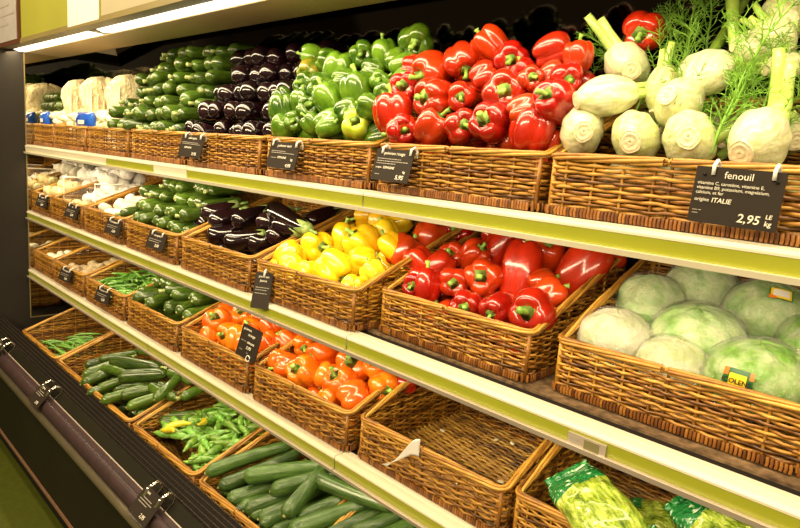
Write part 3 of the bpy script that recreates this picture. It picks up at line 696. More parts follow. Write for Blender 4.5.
  (-1.470,1.106,0.191, 0.038, 0.21,-0.96,0.17, 0,1.00,1,3,2),
  (-1.400,1.100,0.182, 0.041, 0.63,-0.75,-0.19, 0,1.00,1,3,3),
  (-1.232,1.091,0.169, 0.050, -0.14,-0.14,0.98, 0,1.00,0,3,4),
  (-1.315,1.166,0.278, 0.038, 0.79,-0.61,0.00, 0,1.00,1,5,3),
  (-1.215,1.162,0.273, 0.036, -0.17,-0.23,0.96, 0,1.00,0,5,4),
  (-1.171,1.109,0.196, 0.027, 0.65,-0.76,-0.03, 0,1.00,1,3,5),
  (-1.121,1.089,0.167, 0.031, 0.42,-0.83,-0.36, 0,1.00,1,3,6),
  (-1.560,1.083,0.158, 0.033, 0.19,0.59,-0.78, 0,1.00,0,3,1),
  (-1.513,1.054,0.117, 0.044, -0.06,0.23,-0.97, 0,1.00,0,2,1),
  (-1.398,1.059,0.123, 0.037, 0.73,-0.67,0.16, 0,1.00,1,2,3),
  (-1.327,1.073,0.144, 0.044, -0.38,-0.40,0.84, 0,1.00,0,2,4),
  (-1.291,1.051,0.074, 0.043, 0.50,0.74,0.45, 0,1.00,0,1,4),
  (-1.181,1.048,0.074, 0.040, 0.54,-0.71,0.46, 1,1.00,1,1,6),
  (-1.490,1.048,0.062, 0.040, 0.58,-0.38,0.72, 0,1.00,1,1,1),
  (-1.356,1.039,0.077, 0.030, -0.47,-0.48,0.74, 0,1.00,0,1,3),
  (-1.437,1.040,0.078, 0.031, 0.65,-0.73,0.21, 0,1.00,1,1,2),
  (-1.123,1.184,0.304, 0.045, 0.57,-0.74,-0.35, 0,1.00,1,5,6),
  (-1.111,1.134,0.233, 0.033, -0.74,-0.48,-0.47, 0,1.00,0,4,6),
  (-1.159,1.151,0.257, 0.031, 0.63,0.74,0.25, 0,1.00,0,5,5),
  (-1.314,1.114,0.203, 0.036, 0.56,0.83,0.06, 0,1.00,0,4,3),
  (-1.450,1.158,0.267, 0.035, 0.48,0.84,-0.26, 0,1.00,0,5,2),
  (-1.452,1.073,0.144, 0.032, 0.02,0.09,1.00, 0,1.00,0,2,2),
  (-1.222,1.052,0.113, 0.034, -0.63,-0.50,-0.59, 0,1.00,0,1,5),
  (-1.225,1.130,0.226, 0.032, 0.56,0.81,-0.18, 0,1.00,0,4,4),
  (-1.146,1.060,0.124, 0.033, -0.73,-0.64,0.22, 0,1.00,0,2,5),
  (-1.093,1.064,0.130, 0.027, 0.61,0.78,0.16, 0,1.00,0,2,6),
  (-1.550,1.175,0.291, 0.034, -0.69,-0.72,0.03, 0,1.00,0,5,1),
  (-1.088,1.110,0.195, 0.030, -0.52,-0.21,-0.83, 0,1.00,0,4,5),
  (-1.485,1.089,0.043, 0.045, 0.78,-0.58,0.23, 0,1.00,0,0,0),
  (-1.407,1.086,0.052, 0.039, 0.94,0.31,0.14, 0,1.00,0,0,0),
  (-1.313,1.082,0.057, 0.039, -0.33,0.91,-0.24, 0,1.00,0,0,0),
  (-1.207,1.082,0.051, 0.042, -0.99,-0.05,0.14, 0,1.00,0,0,0),
  (-1.127,1.093,0.050, 0.045, 0.75,0.60,0.28, 0,1.00,0,0,0),
  (-1.486,1.181,0.184, 0.042, 0.21,0.94,-0.27, 0,1.00,0,0,0),
  (-1.407,1.190,0.175, 0.043, -0.67,0.65,0.36, 0,1.00,0,0,0),
  (-1.301,1.181,0.185, 0.040, -0.81,0.27,0.52, 0,1.00,0,0,0),
  (-1.223,1.182,0.179, 0.044, 0.75,0.46,0.48, 0,1.00,0,0,0),
  (-1.137,1.170,0.183, 0.039, 0.87,0.49,-0.03, 0,1.00,0,0,0),
 ],
}
CUCUMBERS = [
 ((-1.538,0.847,-0.978),(-1.443,1.079,-0.920),0.0233),
 ((-1.472,0.854,-0.997),(-1.411,1.103,-0.934),0.0245),
 ((-1.406,0.896,-0.946),(-1.257,1.066,-0.903),0.0264),
 ((-1.411,0.845,-1.009),(-1.360,0.987,-0.973),0.0264),
 ((-1.310,0.924,-0.959),(-1.224,1.071,-0.922),0.0260),
 ((-1.166,0.870,-0.942),(-1.217,1.006,-0.908),0.0245),
 ((-1.335,0.855,-1.006),(-1.287,0.964,-0.979),0.0228),
 ((-1.285,0.871,-1.012),(-1.255,0.990,-0.982),0.0226),
 ((-1.161,0.906,-0.963),(-1.113,1.088,-0.918),0.0219),
 ((-1.143,0.868,-0.973),(-1.072,1.038,-0.931),0.0266),
 ((-1.221,1.013,-0.907),(-1.093,1.040,-0.900),0.0251),
 ((-1.365,0.839,-1.030),(-1.373,0.901,-1.015),0.0201),
 ((-1.066,0.920,-0.980),(-1.032,1.036,-0.951),0.0236),
]
CUCUMBERS_RIGHT = [
 ((-1.004,0.959,-0.950),(-0.962,1.095,-0.916),0.0234),
 ((-0.939,0.974,-0.946),(-0.906,1.111,-0.912),0.0229),
 ((-0.877,1.003,-0.939),(-0.855,1.116,-0.911),0.0225),
]
ZUCCHINI_DECK = [
 ((-2.561,0.841,-0.990),(-2.546,1.040,-0.940),0.0235),
 ((-2.520,0.938,-0.935),(-2.271,1.049,-0.908),0.0290),
 ((-2.327,0.897,-0.936),(-2.182,1.032,-0.902),0.0297),
 ((-2.520,0.902,-0.955),(-2.367,0.940,-0.945),0.0206),
 ((-2.507,0.816,-1.006),(-2.501,0.923,-0.979),0.0249),
 ((-2.405,0.807,-1.008),(-2.398,0.900,-0.985),0.0201),
 ((-2.406,0.841,-1.000),(-2.384,0.946,-0.973),0.0202),
 ((-2.216,0.861,-0.965),(-2.148,0.993,-0.932),0.0230),
 ((-2.021,0.905,-0.924),(-2.098,1.032,-0.892),0.0206),
 ((-2.198,1.039,-0.900),(-2.039,1.059,-0.895),0.0214),
 ((-2.569,1.076,-0.921),(-2.384,1.136,-0.906),0.0219),
 ((-1.986,0.986,-0.924),(-1.982,1.086,-0.898),0.0187),
 ((-2.653,0.937,-0.966),(-2.612,1.006,-0.948),0.0176),
 ((-2.693,0.893,-0.997),(-2.669,0.951,-0.982),0.0220),
 ((-2.257,0.804,-0.989),(-2.224,0.909,-0.963),0.0210),
 ((-2.127,0.848,-0.978),(-2.086,0.957,-0.951),0.0224),
 ((-2.349,1.076,-0.911),(-2.220,1.143,-0.894),0.0208),
 ((-2.171,0.956,-0.931),(-1.999,0.977,-0.926),0.0207),
]
EGGPLANTS_MIDDLE = [
 ((-2.018,1.098,-0.287),(-1.959,1.235,-0.229),0.0408),
 ((-1.882,1.115,-0.269),(-1.858,1.221,-0.225),0.0393),
 ((-1.785,1.151,-0.264),(-1.763,1.254,-0.221),0.0386),
 ((-1.784,1.204,-0.202),(-1.457,1.131,-0.233),0.0361),
 ((-1.695,1.171,-0.246),(-1.535,1.160,-0.250),0.0361),
 ((-1.816,1.048,-0.327),(-1.725,1.137,-0.290),0.0441),
 ((-1.678,1.123,-0.296),(-1.649,1.237,-0.248),0.0403),
 ((-1.756,1.096,-0.327),(-1.696,1.190,-0.288),0.0408),
 ((-1.995,1.079,-0.334),(-1.934,1.180,-0.292),0.0438),
 ((-1.641,1.255,-0.241),(-1.637,1.319,-0.213),0.0310),
 ((-2.088,1.088,-0.311),(-2.115,1.221,-0.255),0.0421),
 ((-2.084,1.101,-0.265),(-2.016,1.226,-0.213),0.0377),
 ((-1.692,1.207,-0.281),(-1.650,1.313,-0.236),0.0381),
]
# positions
FENNEL = [
 ((-0.542,1.173,0.214),0.0488,(-0.54,0.80,0.28),(-0.62,-0.26,0.74)),
 ((-0.534,1.067,0.144),0.0422,(0.67,0.71,0.23),(0.80,0.59,-0.14)),
 ((-0.391,1.151,0.189),0.0458,(0.20,0.78,0.60),(0.88,0.42,0.20)),
 ((-0.452,1.123,0.157),0.0325,(0.01,0.15,0.99),(0.04,0.04,1.00)),
 ((-0.412,1.106,0.137),0.0454,(0.07,0.98,-0.18),(0.66,0.48,-0.58)),
 ((-0.460,1.064,0.069),0.0495,(-0.26,0.95,0.17),(-0.85,-0.24,0.46)),
 ((-0.368,1.066,0.070),0.0517,(-0.27,0.96,-0.05),(0.02,0.10,0.99)),
 ((-0.563,1.064,0.080),0.0489,(-0.51,0.86,0.08),(-0.63,-0.22,0.74)),
 ((-0.268,1.065,0.069),0.0513,(0.15,0.91,0.39),(0.01,0.09,1.00)),
 ((-0.301,1.248,0.301),0.0436,(-0.26,0.90,0.35),(-0.20,-0.13,0.97)),
 ((-0.335,1.197,0.242),0.0330,(0.75,0.66,-0.03),(0.87,0.44,-0.22)),
 ((-0.298,1.205,0.251),0.0324,(-0.73,0.09,0.68),(-0.70,-0.16,0.69)),
 ((-0.275,1.161,0.200),0.0279,(0.73,0.63,0.27),(0.92,0.33,0.23)),
]
CABBAGES = [
 ((-0.500,1.194,-0.331),0.0792,(-0.16,-0.28,0.95)),
 ((-0.499,1.360,-0.278),0.0770,(-0.25,-0.33,0.91)),
 ((-0.429,1.467,-0.244),0.0829,(0.06,-0.07,1.00)),
 ((-0.362,1.263,-0.309),0.0942,(0.06,-0.16,0.99)),
 ((-0.371,1.176,-0.347),0.0711,(0.03,-0.36,0.93)),
 ((-0.282,1.414,-0.261),0.0853,(0.05,-0.21,0.98)),
 ((-0.232,1.188,-0.333),0.0905,(-0.29,-0.24,0.93)),
 ((-0.177,1.350,-0.281),0.0700,(0.14,-0.32,0.94)),
]

heapinfo = {'red_top': ('red','red','top heap',('red','darkred','red')), 'red_middle': ('red','red','second-shelf heap',('red','darkred','red')), 'yellow_middle': ('yellow','yellow','second-shelf basket',('yellow','limeyellow','yellow')),
            'orange_right': ('orange','orange','third-shelf right basket',('orange','darkred','orange')), 'orange_left': ('orange','orange','third-shelf left basket',('orange','orange','orange')), 'green_top': ('green','green','top heap',('green','lime','blush'))}
for hn, items in PEPPERS.items():
    pool, cw, place, cols = heapinfo[hn]
    for (x, y, z, r, dx, dy, dz, c, asp, f, row, col) in items:
        roll = RN.uniform(0, 6.28)
        word = {'red':'red','darkred':'crimson','orange':'orange','yellow':'yellow','limeyellow':'greenish yellow','green':'green','lime':'pale lime green','blush':'brown-blushed green'}[cols[c]]
        if row == 9: lb = 'single red bell pepper lying behind the fennel bulbs'
        elif row == 0: lb = '%s bell pepper buried under the others in the %s' % (word, place)
        else: lb = '%s bell pepper%s in %s, %s' % (word, ', stem showing,' if f else '', place, pos_words(row, col))
        k = 4 if asp > 1.1 else RN.choice((0, 1, 2, 3, 0, 2))
        s = r*1.04
        PP[cols[c]].put((x,y,z), zquat((dx,dy,dz), roll), (s, s, s*asp), k=k, label=lb, cat='pepper', group='%s peppers in the %s' % (cw, place))
# ---- long vegetables: axis along Z, the end that faces the shopper at z=0, length in radii
def zucchini_proto(kind, Lr, mat, seed, ends=True, neck=.82, ridged=0.0):
    r = random.Random(seed); bx = r.uniform(-.35, .35); by = r.uniform(-.2, .2)
    def fn(u, v):
        a = 2*PI*u; z = v*Lr; e = min(v, 1-v)*Lr
        rr_ = math.sqrt(max(0.0, 1-(1-min(1, e/1.15))**2))*(1-(1-neck)*v)
        rr_ = max(rr_, .16)*(1+ridged*math.cos(8*a)+.02*math.cos(5*a+1))
        c = math.sin(PI*v)
        return (rr_*math.cos(a)+bx*c, rr_*math.sin(a)+by*c, z)
    b = MB(); b.surf(fn, 24, 28); t = thing(kind); part('body', b.mesh('body', MAT[mat]), t)
    s = MB(); s.tube([(0,0,Lr-.15),(0,0,Lr+.25),(.06,.03,Lr+.75)], [.34*neck/.82,.26,.34], 6); part('stem', s.mesh('stem', MAT['zucend']), t)
    s = MB(); s.tube([(0,0,-.10),(0,0,.0),(0,0,.12)], [.12,.19,.22], 8); part('blossom_scar', s.mesh('blossom_scar', MAT['scar']), t)
    return t
def eggplant_proto(Lr, seed):
    r = random.Random(seed); bx = r.uniform(-.3, .3)
    def prof(v):
        e = min(1, v*Lr/1.0); a_ = math.sqrt(max(0, 1-(1-e)**2)); tpr = 1-.50*max(0, (v-.28)/.72)**1.1
        e2 = min(1, (1-v)*Lr/.35); return max(.05, a_*tpr*math.sqrt(max(0, 1-(1-e2)**2)))
    def fn(u, v):
        a = 2*PI*u; return (prof(v)*math.cos(a)+bx*math.sin(PI*v), prof(v)*math.sin(a), v*Lr)
    b = MB(); b.surf(fn, 26, 26); t = thing('aubergine'); part('body', b.mesh('body', MAT['egg']), t)
    s = MB()
    def cal(u, v):
        a = 2*PI*u; dep = .75+.38*math.cos(5*a); zz = Lr-v*dep; vv = min(1, max(0, zz/Lr)); rr_ = max(prof(min(.985, vv))+.035, .12)
        if v < .05: rr_ = .12
        return (rr_*math.cos(a)+bx*math.sin(PI*vv), rr_*math.sin(a), zz+.03)
    s.surf(cal, 30, 8, capped=False); part('calyx', s.mesh('calyx', MAT['eggcap']), t)
    s = MB(); s.tube([(0,0,Lr-.05),(.03,0,Lr+.3),(.14,.05,Lr+.75)], [.22,.15,.17], 8); part('stem', s.mesh('stem', MAT['eggcap']), t)
    return t
ZUC = Pool([lambda i=i: zucchini_proto('zucchini', (6.6,7.6,7.0,8.2)[i], 'zuc', 30+i, ridged=.012) for i in range(4)])
CUC = Pool([lambda i=i: zucchini_proto('cucumber', (10.5,11.5,10)[i], 'cuc', 40+i, neck=.72, ridged=.03) for i in range(3)])
EGG = Pool([lambda i=i: eggplant_proto((4.2,4.8,3.9)[i], 50+i) for i in range(3)])
def along(pool, a, b, r, minlen, Ls, **tg):
    """near end a, towards b"""
    a, b = Vector(a), Vector(b); d = b-a; ln = max(d.length, minlen); d.normalize()
    k = RN.randrange(len(pool.m)); Lr = Ls[k]
    pool.put(a, zquat(d, RN.uniform(0, 6.28)), (r, r, ln/Lr), k=k, **tg)
def tiers(pool, x0, x1, y0, z0, slope, r, Lr, nt, cat, kind, place, grp, roof=lambda x: 9, yaw=.12, dz=1.80, jit=1.0, ymax=1.5, flip=0.0, pitchup=.06):
    for k in range(nt):
        z = z0+k*r*dz; y = y0+(z-z0)/slope; n = int((x1-x0-2*r)/(2.08*r))
        cc = 0
        for i in range(n+1):
            x = x0+r+(i+(.5 if k % 2 else 0))*2.08*r
            if x > x1-r+.004 or z > roof(x): continue
            cc += 1
            s = r*RN.uniform(.86, 1.04); yy = y+RN.uniform(-.02, .022)*jit
            dvec = Vector((RN.uniform(-yaw, yaw)*.6, 1, pitchup+RN.uniform(-.03, .05)*jit))
            ln = min(Lr*s, (ymax-yy)/dvec.normalized().y)
            kk = RN.randrange(len(pool.m)); base = (6.6,7.6,7.0,8.2)[kk] if pool is ZUC else (4.2,4.8,3.9)[kk]
            loc = Vector((x+RN.uniform(-.003,.003), yy, z+RN.uniform(-.004,.004)*jit)); q = zquat(dvec, RN.uniform(0, 6.28))
            if RN.random() < flip:
                loc = loc+dvec.normalized()*ln; q = zquat(-dvec, RN.uniform(0, 6.28))
            pool.put(loc, q, (s, s, ln/base), k=kk, label='%s in %s, %s' % (kind, place, 'layer %s, %s from left' % (ORD[k+1], ORD[min(cc,20)])), cat=cat, group=grp)
# top shelf zucchini and aubergines
tiers(ZUC, -2.80, -2.07, 1.02, .045, 1.7, .0285, 6.6, 7, 'zucchini', 'green zucchini', 'top shelf heap', 'zucchini heaped on the top shelf', roof=lambda x: .10+(x+2.80)*2.2, flip=.25, jit=1.7, yaw=.45)
tiers(EGG, -2.09, -1.52, 1.03, .045, 1.7, .0375, 4.2, 5, 'aubergine', 'glossy dark aubergine', 'top shelf heap', 'aubergines heaped on the top shelf', jit=1.6, yaw=.3)
# second shelf zucchini, aubergines
tiers(ZUC, -2.60, -2.03, 1.015, -.320, 1.1, .0265, 6.8, 5, 'zucchini', 'green zucchini', 'second shelf basket', 'zucchini on the second shelf', flip=.2, ymax=1.45, jit=1.5, yaw=.35)
for i in range(4):
    ZUC.put((-2.47+.04*i, 1.20+.03*i, -.135-.002*i), zquat((1,.35+.1*i,.0)), .023, label='long green zucchini laid across the second-shelf zucchini, %s from the front' % ORD[i+1], cat='zucchini', group='zucchini on the second shelf')
for a, b_, r in EGGPLANTS_MIDDLE:
    along(EGG, a, b_, min(r, .037), .15, (4.2,4.8,3.9), label='glossy aubergine in the second-shelf basket, about %d cm in from its rim' % max(2, int((a[1]-1.0)*100)), cat='aubergine', group='aubergines in the second-shelf basket')
tiers(EGG, -1.99, -1.58, 1.08, -.385, .3, .035, 4.2, 2, 'aubergine', 'glossy dark aubergine', 'second-shelf under layer', 'aubergines in the second-shelf basket', ymax=1.43)
# third shelf zucchini
tiers(ZUC, -2.52, -2.02, 1.02, -.645, .9, .029, 7.0, 4, 'zucchini', 'dark green zucchini', 'third shelf basket', 'zucchini on the third shelf', flip=.3, yaw=.5, ymax=1.45, jit=1.5)
tiers(ZUC, -2.48, -2.05, 1.05, -.725, .9, .024, 7.2, 1, 'zucchini', 'dark green zucchini', 'third shelf bottom layer', 'zucchini on the third shelf', ymax=1.43)
# deck: cucumbers and zucchini
for nm, lst, pool, mn, Ls, kd in (('cucumber', CUCUMBERS, CUC, .27, (10.5,11.5,10), 'cucumbers in the lowest deck basket'), ('cucumber', CUCUMBERS_RIGHT, CUC, .25, (10.5,11.5,10), 'cucumbers at the lower edge'), ('zucchini', ZUCCHINI_DECK, ZUC, .17, (6.6,7.6,7.0,8.2), 'zucchini scattered in the wide deck basket')):
    for j, (a, b_, r) in enumerate(lst):
        along(pool, a, b_, r, mn, Ls, label='%s on the lowest deck, near end %d cm from the basket front, %s counted' % (nm, int((a[1]-.80)*100), ORD[min(14, j+1)]) if False else 'green %s in the lowest deck %s, %s one along from the left' % (nm, 'wide basket' if nm == 'zucchini' else 'basket' if lst is CUCUMBERS else 'corner basket', ORD[1+sum(1 for q in lst if q[0][0] < a[0]) if len(lst) < 14 else min(20, 1+sum(1 for q in lst if q[0][0] < a[0]))]), cat=nm, group=kd)
for j in range(13):
    x = -1.47+.052*(j % 7)*1.0; CUC.put((x, .86, -1.055+.04*(j//7)), zquat((.15,1,.08), j), (.022,.022,.024), label='green cucumber lying underneath the others on the lowest deck', cat='cucumber', group='cucumbers under the top layer')
for j in range(8):
    CUC.put((-.99+.05*j, .86, -1.05), zquat((.1,1,.1), j), (.022,.022,.024), label='green cucumber lying underneath the right-hand pile on the lowest deck', cat='cucumber', group='cucumbers under the right pile')
for j in range(24):
    ZUC.put((-2.62+.055*(j % 12), .88+.02*(j % 3), -1.055+.045*(j//12)), zquat((RN.uniform(.2,.8),1,.06), j), .023, label='green zucchini lying underneath the others in the wide deck basket', cat='zucchini', group='zucchini under the top layer')
# ---- thin pods
def pod_proto(kind, Lr, seed, mat, cur, part_stem=True):
    r = random.Random(seed); pts = []; n = 12
    for i in range(n+1):
        v = i/n; pts.append((cur*math.sin(PI*v)*1.5, r.uniform(-.06,.06), v*Lr-Lr/2))
    t = thing(kind); b = MB(); b.tube(pts, [.55+.45*min(1,(i/n)*6)-.75*max(0,i/n-.55)/.45 for i in range(n+1)], 10); part('pod', b.mesh('pod', MAT[mat]), t)
    s = MB(); s.tube([(0,0,-Lr/2+.15),(0,0,-Lr/2-.15),(.1,.1,-Lr/2-1.2)], [.7,.45,.28], 6); part('stem', s.mesh('stem', MAT['stem']), t); return t
CHI = Pool([lambda i=i: pod_proto('green_chilli', (8,9.5,7.5)[i], 60+i, 'chil', (.5,-.9,.2)[i]) for i in range(3)])
CHY = Pool([lambda i=i: pod_proto('yellow_chilli', 8, 66, 'chily', .7) for i in range(1)])
BEA = Pool([lambda i=i: pod_proto('green_bean', (17,20)[i], 70+i, 'bean', (1.1,-.6)[i]) for i in range(2)])
def scatter(pool, x0, x1, y0, y1, zf, r, n, cat, label, grp, seed, tilt=.25, facing=None):
    rr = random.Random(seed); g = []
    for j in range(n):
        for _ in range(40):
            x, y = rr.uniform(x0, x1), rr.uniform(y0, y1)
            if all((x-a)**2+(y-b_)**2 > (r*1.7)**2 for a, b_ in g[-25:]): break
        g.append((x, y)); a = rr.uniform(0, 2*PI) if facing is None else facing+rr.gauss(0, .5)
        z = zf(x, y)+(j/n)*r*2.2
        pool.put((x, y, z), zquat((math.cos(a), math.sin(a), rr.uniform(-tilt, tilt)), rr.uniform(0, 6)), r*rr.uniform(.85, 1.12), label=label(j, x, y), cat=cat, group=grp)
def place_words(x, y, x0, x1, y0, y1):
    a = ['far left','left','middle','right','far right'][min(4, int((x-x0)/(x1-x0+1e-6)*5))]; c = ['front','centre','back'][min(2, int((y-y0)/(y1-y0+1e-6)*3))]
    return '%s %s' % (c, a)
scatter(CHI, -1.95, -1.62, .895, 1.24, lambda x, y: -1.030+(y-.87)*.22, .0125, 130, 'chilli', lambda j, x, y: 'slim green chilli in the deck basket, %s of heap' % place_words(x, y, -1.95, -1.58, .87, 1.24), 'green chillies in the deck basket', 1)
for k, (x, y, z) in enumerate(((-1.88,.93,-.975),(-1.88,.89,-.985),(-1.82,.98,-.955))):
    CHY.put((x, y, z), zquat((.6,.5-.5*k,.2)), .0115, label=('orange-tipped yellow chilli among the green ones, nearest the left rim','yellow chilli among the green ones, nearest the front rim','yellow chilli lying among green chillies, furthest back')[k], cat='chilli', group='yellow chillies')
scatter(BEA, -2.92, -2.58, 1.03, 1.30, lambda x, y: -.705+(y-1.05)*.15+.02*math.sin(x*30), .0075, 95, 'bean', lambda j, x, y: 'green bean in the third-shelf basket, %s of pile' % place_words(x, y, -2.92, -2.58, 1.03, 1.30), 'green beans on the third shelf', 2)
scatter(BEA, -3.28, -2.98, .90, 1.15, lambda x, y: -1.062+(y-.9)*.05, .0060, 70, 'bean', lambda j, x, y: 'thin yellow-green bean in the nearly empty deck basket, %s' % place_words(x, y, -3.22, -2.95, .93, 1.15), 'thin beans in the deck basket', 3, tilt=.1, facing=.3)
# ---- small round things
def mushroom_proto(mat, kind='mushroom', fl=.75):
    t = thing(kind); b = MB(); b.surf(lambda u, v: (math.sin(PI*(.02+.96*v))**.8*math.cos(2*PI*u)*(1 if v < .6 else 1-.5*(v-.6)), math.sin(PI*(.02+.96*v))**.8*math.sin(2*PI*u)*(1 if v < .6 else 1-.5*(v-.6)), fl*math.cos(PI*v)), 20, 14); part('cap', b.mesh('cap', MAT[mat]), t)
    s = MB(); s.tube([(0,0,-.4),(0,0,-.9),(0,.04,-1.25)], [.42,.34,.38], 10); part('stalk', s.mesh('stalk', MAT[mat]), t); return t
def bulb_proto(mat, kind, neck, lob=0):
    def fn(u, v):
        a = 2*PI*u; t = .02+.96*v; rho = math.sin(PI*t)**.75*(1+lob*abs(math.cos(4*a))); z = -math.cos(PI*t)*.85
        if v > .8: rho = max(rho*(1-(v-.8)*1.5), .12); z += (v-.8)*neck*3
        return (rho*math.cos(a), rho*math.sin(a), z)
    t = thing(kind); b = MB(); b.surf(fn, 24, 20); part('bulb', b.mesh('bulb', MAT[mat]), t)
    s = MB(); s.tube([(0,0,.85+neck*.3),(0,0,.95+neck*.7),(.1,0,1.0+neck)], [.16,.12,.08], 7); part('neck', s.mesh('neck', MAT[mat]), t)
    s = MB()
    for k in range(9): a = k*.7; s.tube([(.08*math.cos(a),.08*math.sin(a),-.8),(.2*math.cos(a),.2*math.sin(a),-1.0)], .02, 3)
    part('roots', s.mesh('roots', MAT['fenroot']), t); return t
MUS = Pool([lambda: mushroom_proto('mush')]); MUB = Pool([lambda: mushroom_proto('mushb', 'brown_mushroom')])
GAR = Pool([lambda: bulb_proto('garlic', 'garlic_bulb', .5, .10)]); ONI = Pool([lambda: bulb_proto('onion', 'onion', .35)])
def pile(pool, x0, x1, y0, y1, zf, r, cat, desc, grp, seed, layers=2):
    rr = random.Random(seed)
    for l in range(layers):
        y = y0+r; ri = 0
        while y < y1-r*.5:
            x = x0+r+(r if (ri+l) % 2 else 0); ci = 0
            while x < x1-r*.6:
                ci += 1; z = zf(x, y)-l*r*1.6
                pool.put((x+rr.uniform(-.15,.15)*r, y+rr.uniform(-.15,.15)*r, z+rr.uniform(-.3,.3)*r), zquat((rr.gauss(0,.7), rr.gauss(-.3,.6), 1.0), rr.uniform(0,6)), r*rr.uniform(.82,1.08),
                    label='%s, %s' % (desc, ('row %s from front, %s from left' % (ORD[min(ri+1,14)], ORD[min(ci,14)])) if l == 0 else 'in the layer underneath'), cat=cat, group=grp if l == 0 else grp+' underneath')
                x += 2.05*r
            y += 1.9*r; ri += 1
pile(MUS, -2.94, -2.55, 1.03, 1.25, lambda x, y: -.345+(y-1.03)*.35, .031, 'mushroom', 'white mushroom on the second shelf', 'white mushrooms on the second shelf', 1)
pile(GAR, -3.42, -3.04, 1.12, 1.40, lambda x, y: -.36+(y-1.03)*.30, .027, 'garlic', 'garlic bulb between clear dividers on second shelf', 'garlic between the clear dividers', 2, 1)
pile(ONI, -3.42, -3.03, 1.02, 1.13, lambda x, y: -.355, .022, 'onion', 'small pale onion before the garlic', 'small onions in front of the garlic', 6, 1)
pile(ONI, -3.77, -3.47, 1.03, 1.20, lambda x, y: -.335+(y-1.03)*.5, .033, 'onion', 'pale onion beside the end mirror', 'pale onions beside the mirror', 3)
pile(GAR, -3.77, -3.30, 1.22, 1.48, lambda x, y: -.25+(y-1.20)*.42, .036, 'garlic', 'large white garlic bulb heaped behind the onions', 'garlic heaped behind the onions', 4)
pile(MUB, -3.42, -3.04, 1.04, 1.32, lambda x, y: -.700+(y-1.03)*.05, .028, 'mushroom', 'brown mushroom on the third shelf', 'brown mushrooms on the third shelf', 5, 1)
pile(MUS, -3.76, -3.48, 1.03, 1.36, lambda x, y: -.695+(y-1.03)*.08, .028, 'mushroom', 'pale mushroom by the mirror on the third shelf', 'pale mushrooms by the mirror', 8, 1)
# clear dividers of the garlic basket
for x, lb in ((-3.44,'left clear acrylic divider standing in the garlic basket'), (-3.00,'right clear acrylic divider between garlic and white mushrooms')):
    t = thing('acrylic_divider', (x, 1.05, -.425), lb, 'divider'); b = MB(); b.box(-.002, .002, 0, .34, .0, .20); part('sheet', b.mesh('sheet', MAT['clear'], False), t)
    b = MB(); b.tube([(0,0,.0),(0,0,.20),(0,.34,.20),(0,.34,0)], .004, 6); part('bright_edge', b.mesh('bright_edge', MAT['white']), t)
# ---- top shelf left: roots, bags, blue packs
def root_proto(i):
    r = random.Random(80+i); t = thing('cream_root'); b = MB(); pts = [(0,0,0)]
    for k in range(7): pts.append((pts[-1][0]+r.uniform(-.35,.35), pts[-1][1]+r.uniform(-.35,.35), (k+1)*1.0))
    b.tube(pts, [.55,.95,1,.85,.9,.7,.55,.25], 10); part('body', b.mesh('body', MAT['root']), t)
    s = MB(); s.tube([(0,0,-.3),(0,0,.1),(.1,0,.3)], [.25,.4,.5], 8); part('top', s.mesh('top', MAT['zucend']), t); return t
ROO = Pool([lambda i=i: root_proto(i) for i in range(3)])
scatter(ROO, -3.76, -2.80, 1.04, 1.11, lambda x, y: .045+(y-1.05)*.3, .021, 60, 'root vegetable', lambda j, x, y: 'knobbly cream root by the blue packs on top shelf, %s' % place_words(x, y, -3.76, -2.8, 1.03, 1.14), 'cream roots on the top shelf', 9, facing=.9)
scatter(ROO, -3.76, -2.80, 1.05, 1.14, lambda x, y: -.04, .024, 30, 'root vegetable', lambda j, x, y: 'cream root under the others on the top shelf, %s' % place_words(x, y, -3.76, -2.8, 1.03, 1.14), 'cream roots underneath', 10, facing=.9)
def tall_bag():
    t = thing('netted_bag'); b = MB()
    def fn(u, v):
        a = 2*PI*u; c, s_ = math.cos(a), math.sin(a); k = (abs(c)**5+abs(s_)**5)**-.2
        e = min(1, (1-v)/.16, (v+.02)/.06); pin = math.sqrt(max(.02, 1-(1-e)**2))
        w = 1+.035*math.sin(v*19+3*a)+.03*math.sin(7*a+v*13)
        return (c*k*pin*w*.5, s_*k*pin*w*.9, v*2.0+.04*math.sin(6*a)*v)
    b.surf(fn, 40, 34); part('bag', b.mesh('bag', MAT['bagcream']), t)
    s = MB()
    for k in range(7): s.tube([(.48,-.8+.26*k,.15),(.52,-.8+.26*k,1.0),(.40,-.75+.25*k,1.80)], .035, 5)
    part('side_rib', s.mesh('side_rib', MAT['root']), t); return t
BAG = Pool([tall_bag])
for k, (x, y, s, zz) in enumerate(((-3.47,1.17,.150,-.060),(-3.20,1.17,.150,-.055),(-2.99,1.21,.150,-.060),(-2.86,1.17,.150,-.058))):
    BAG.put((x, y, zz), Quaternion((0,0,1), .10*math.sin(k*3)), (s*(.8 if k != 1 else .95), s*.75, s*1.12), label='tall cream filled bag standing on the top shelf, %s from the mirror' % ORD[k+1], cat='bag', group='tall cream bags on the top shelf')
for k in range(20):
    ZUC.put((-3.755+.050*(k % 5)+.02*((k//5) % 2), 1.07+.02*(k//5), .045+.048*(k//5)), zquat((RN.uniform(-.3,.5),1,.2)), .025, label='shaded green zucchini piled on the top shelf beside the end mirror, %s of that pile' % ORD[k+1], cat='zucchini', group='zucchini beside the mirror')
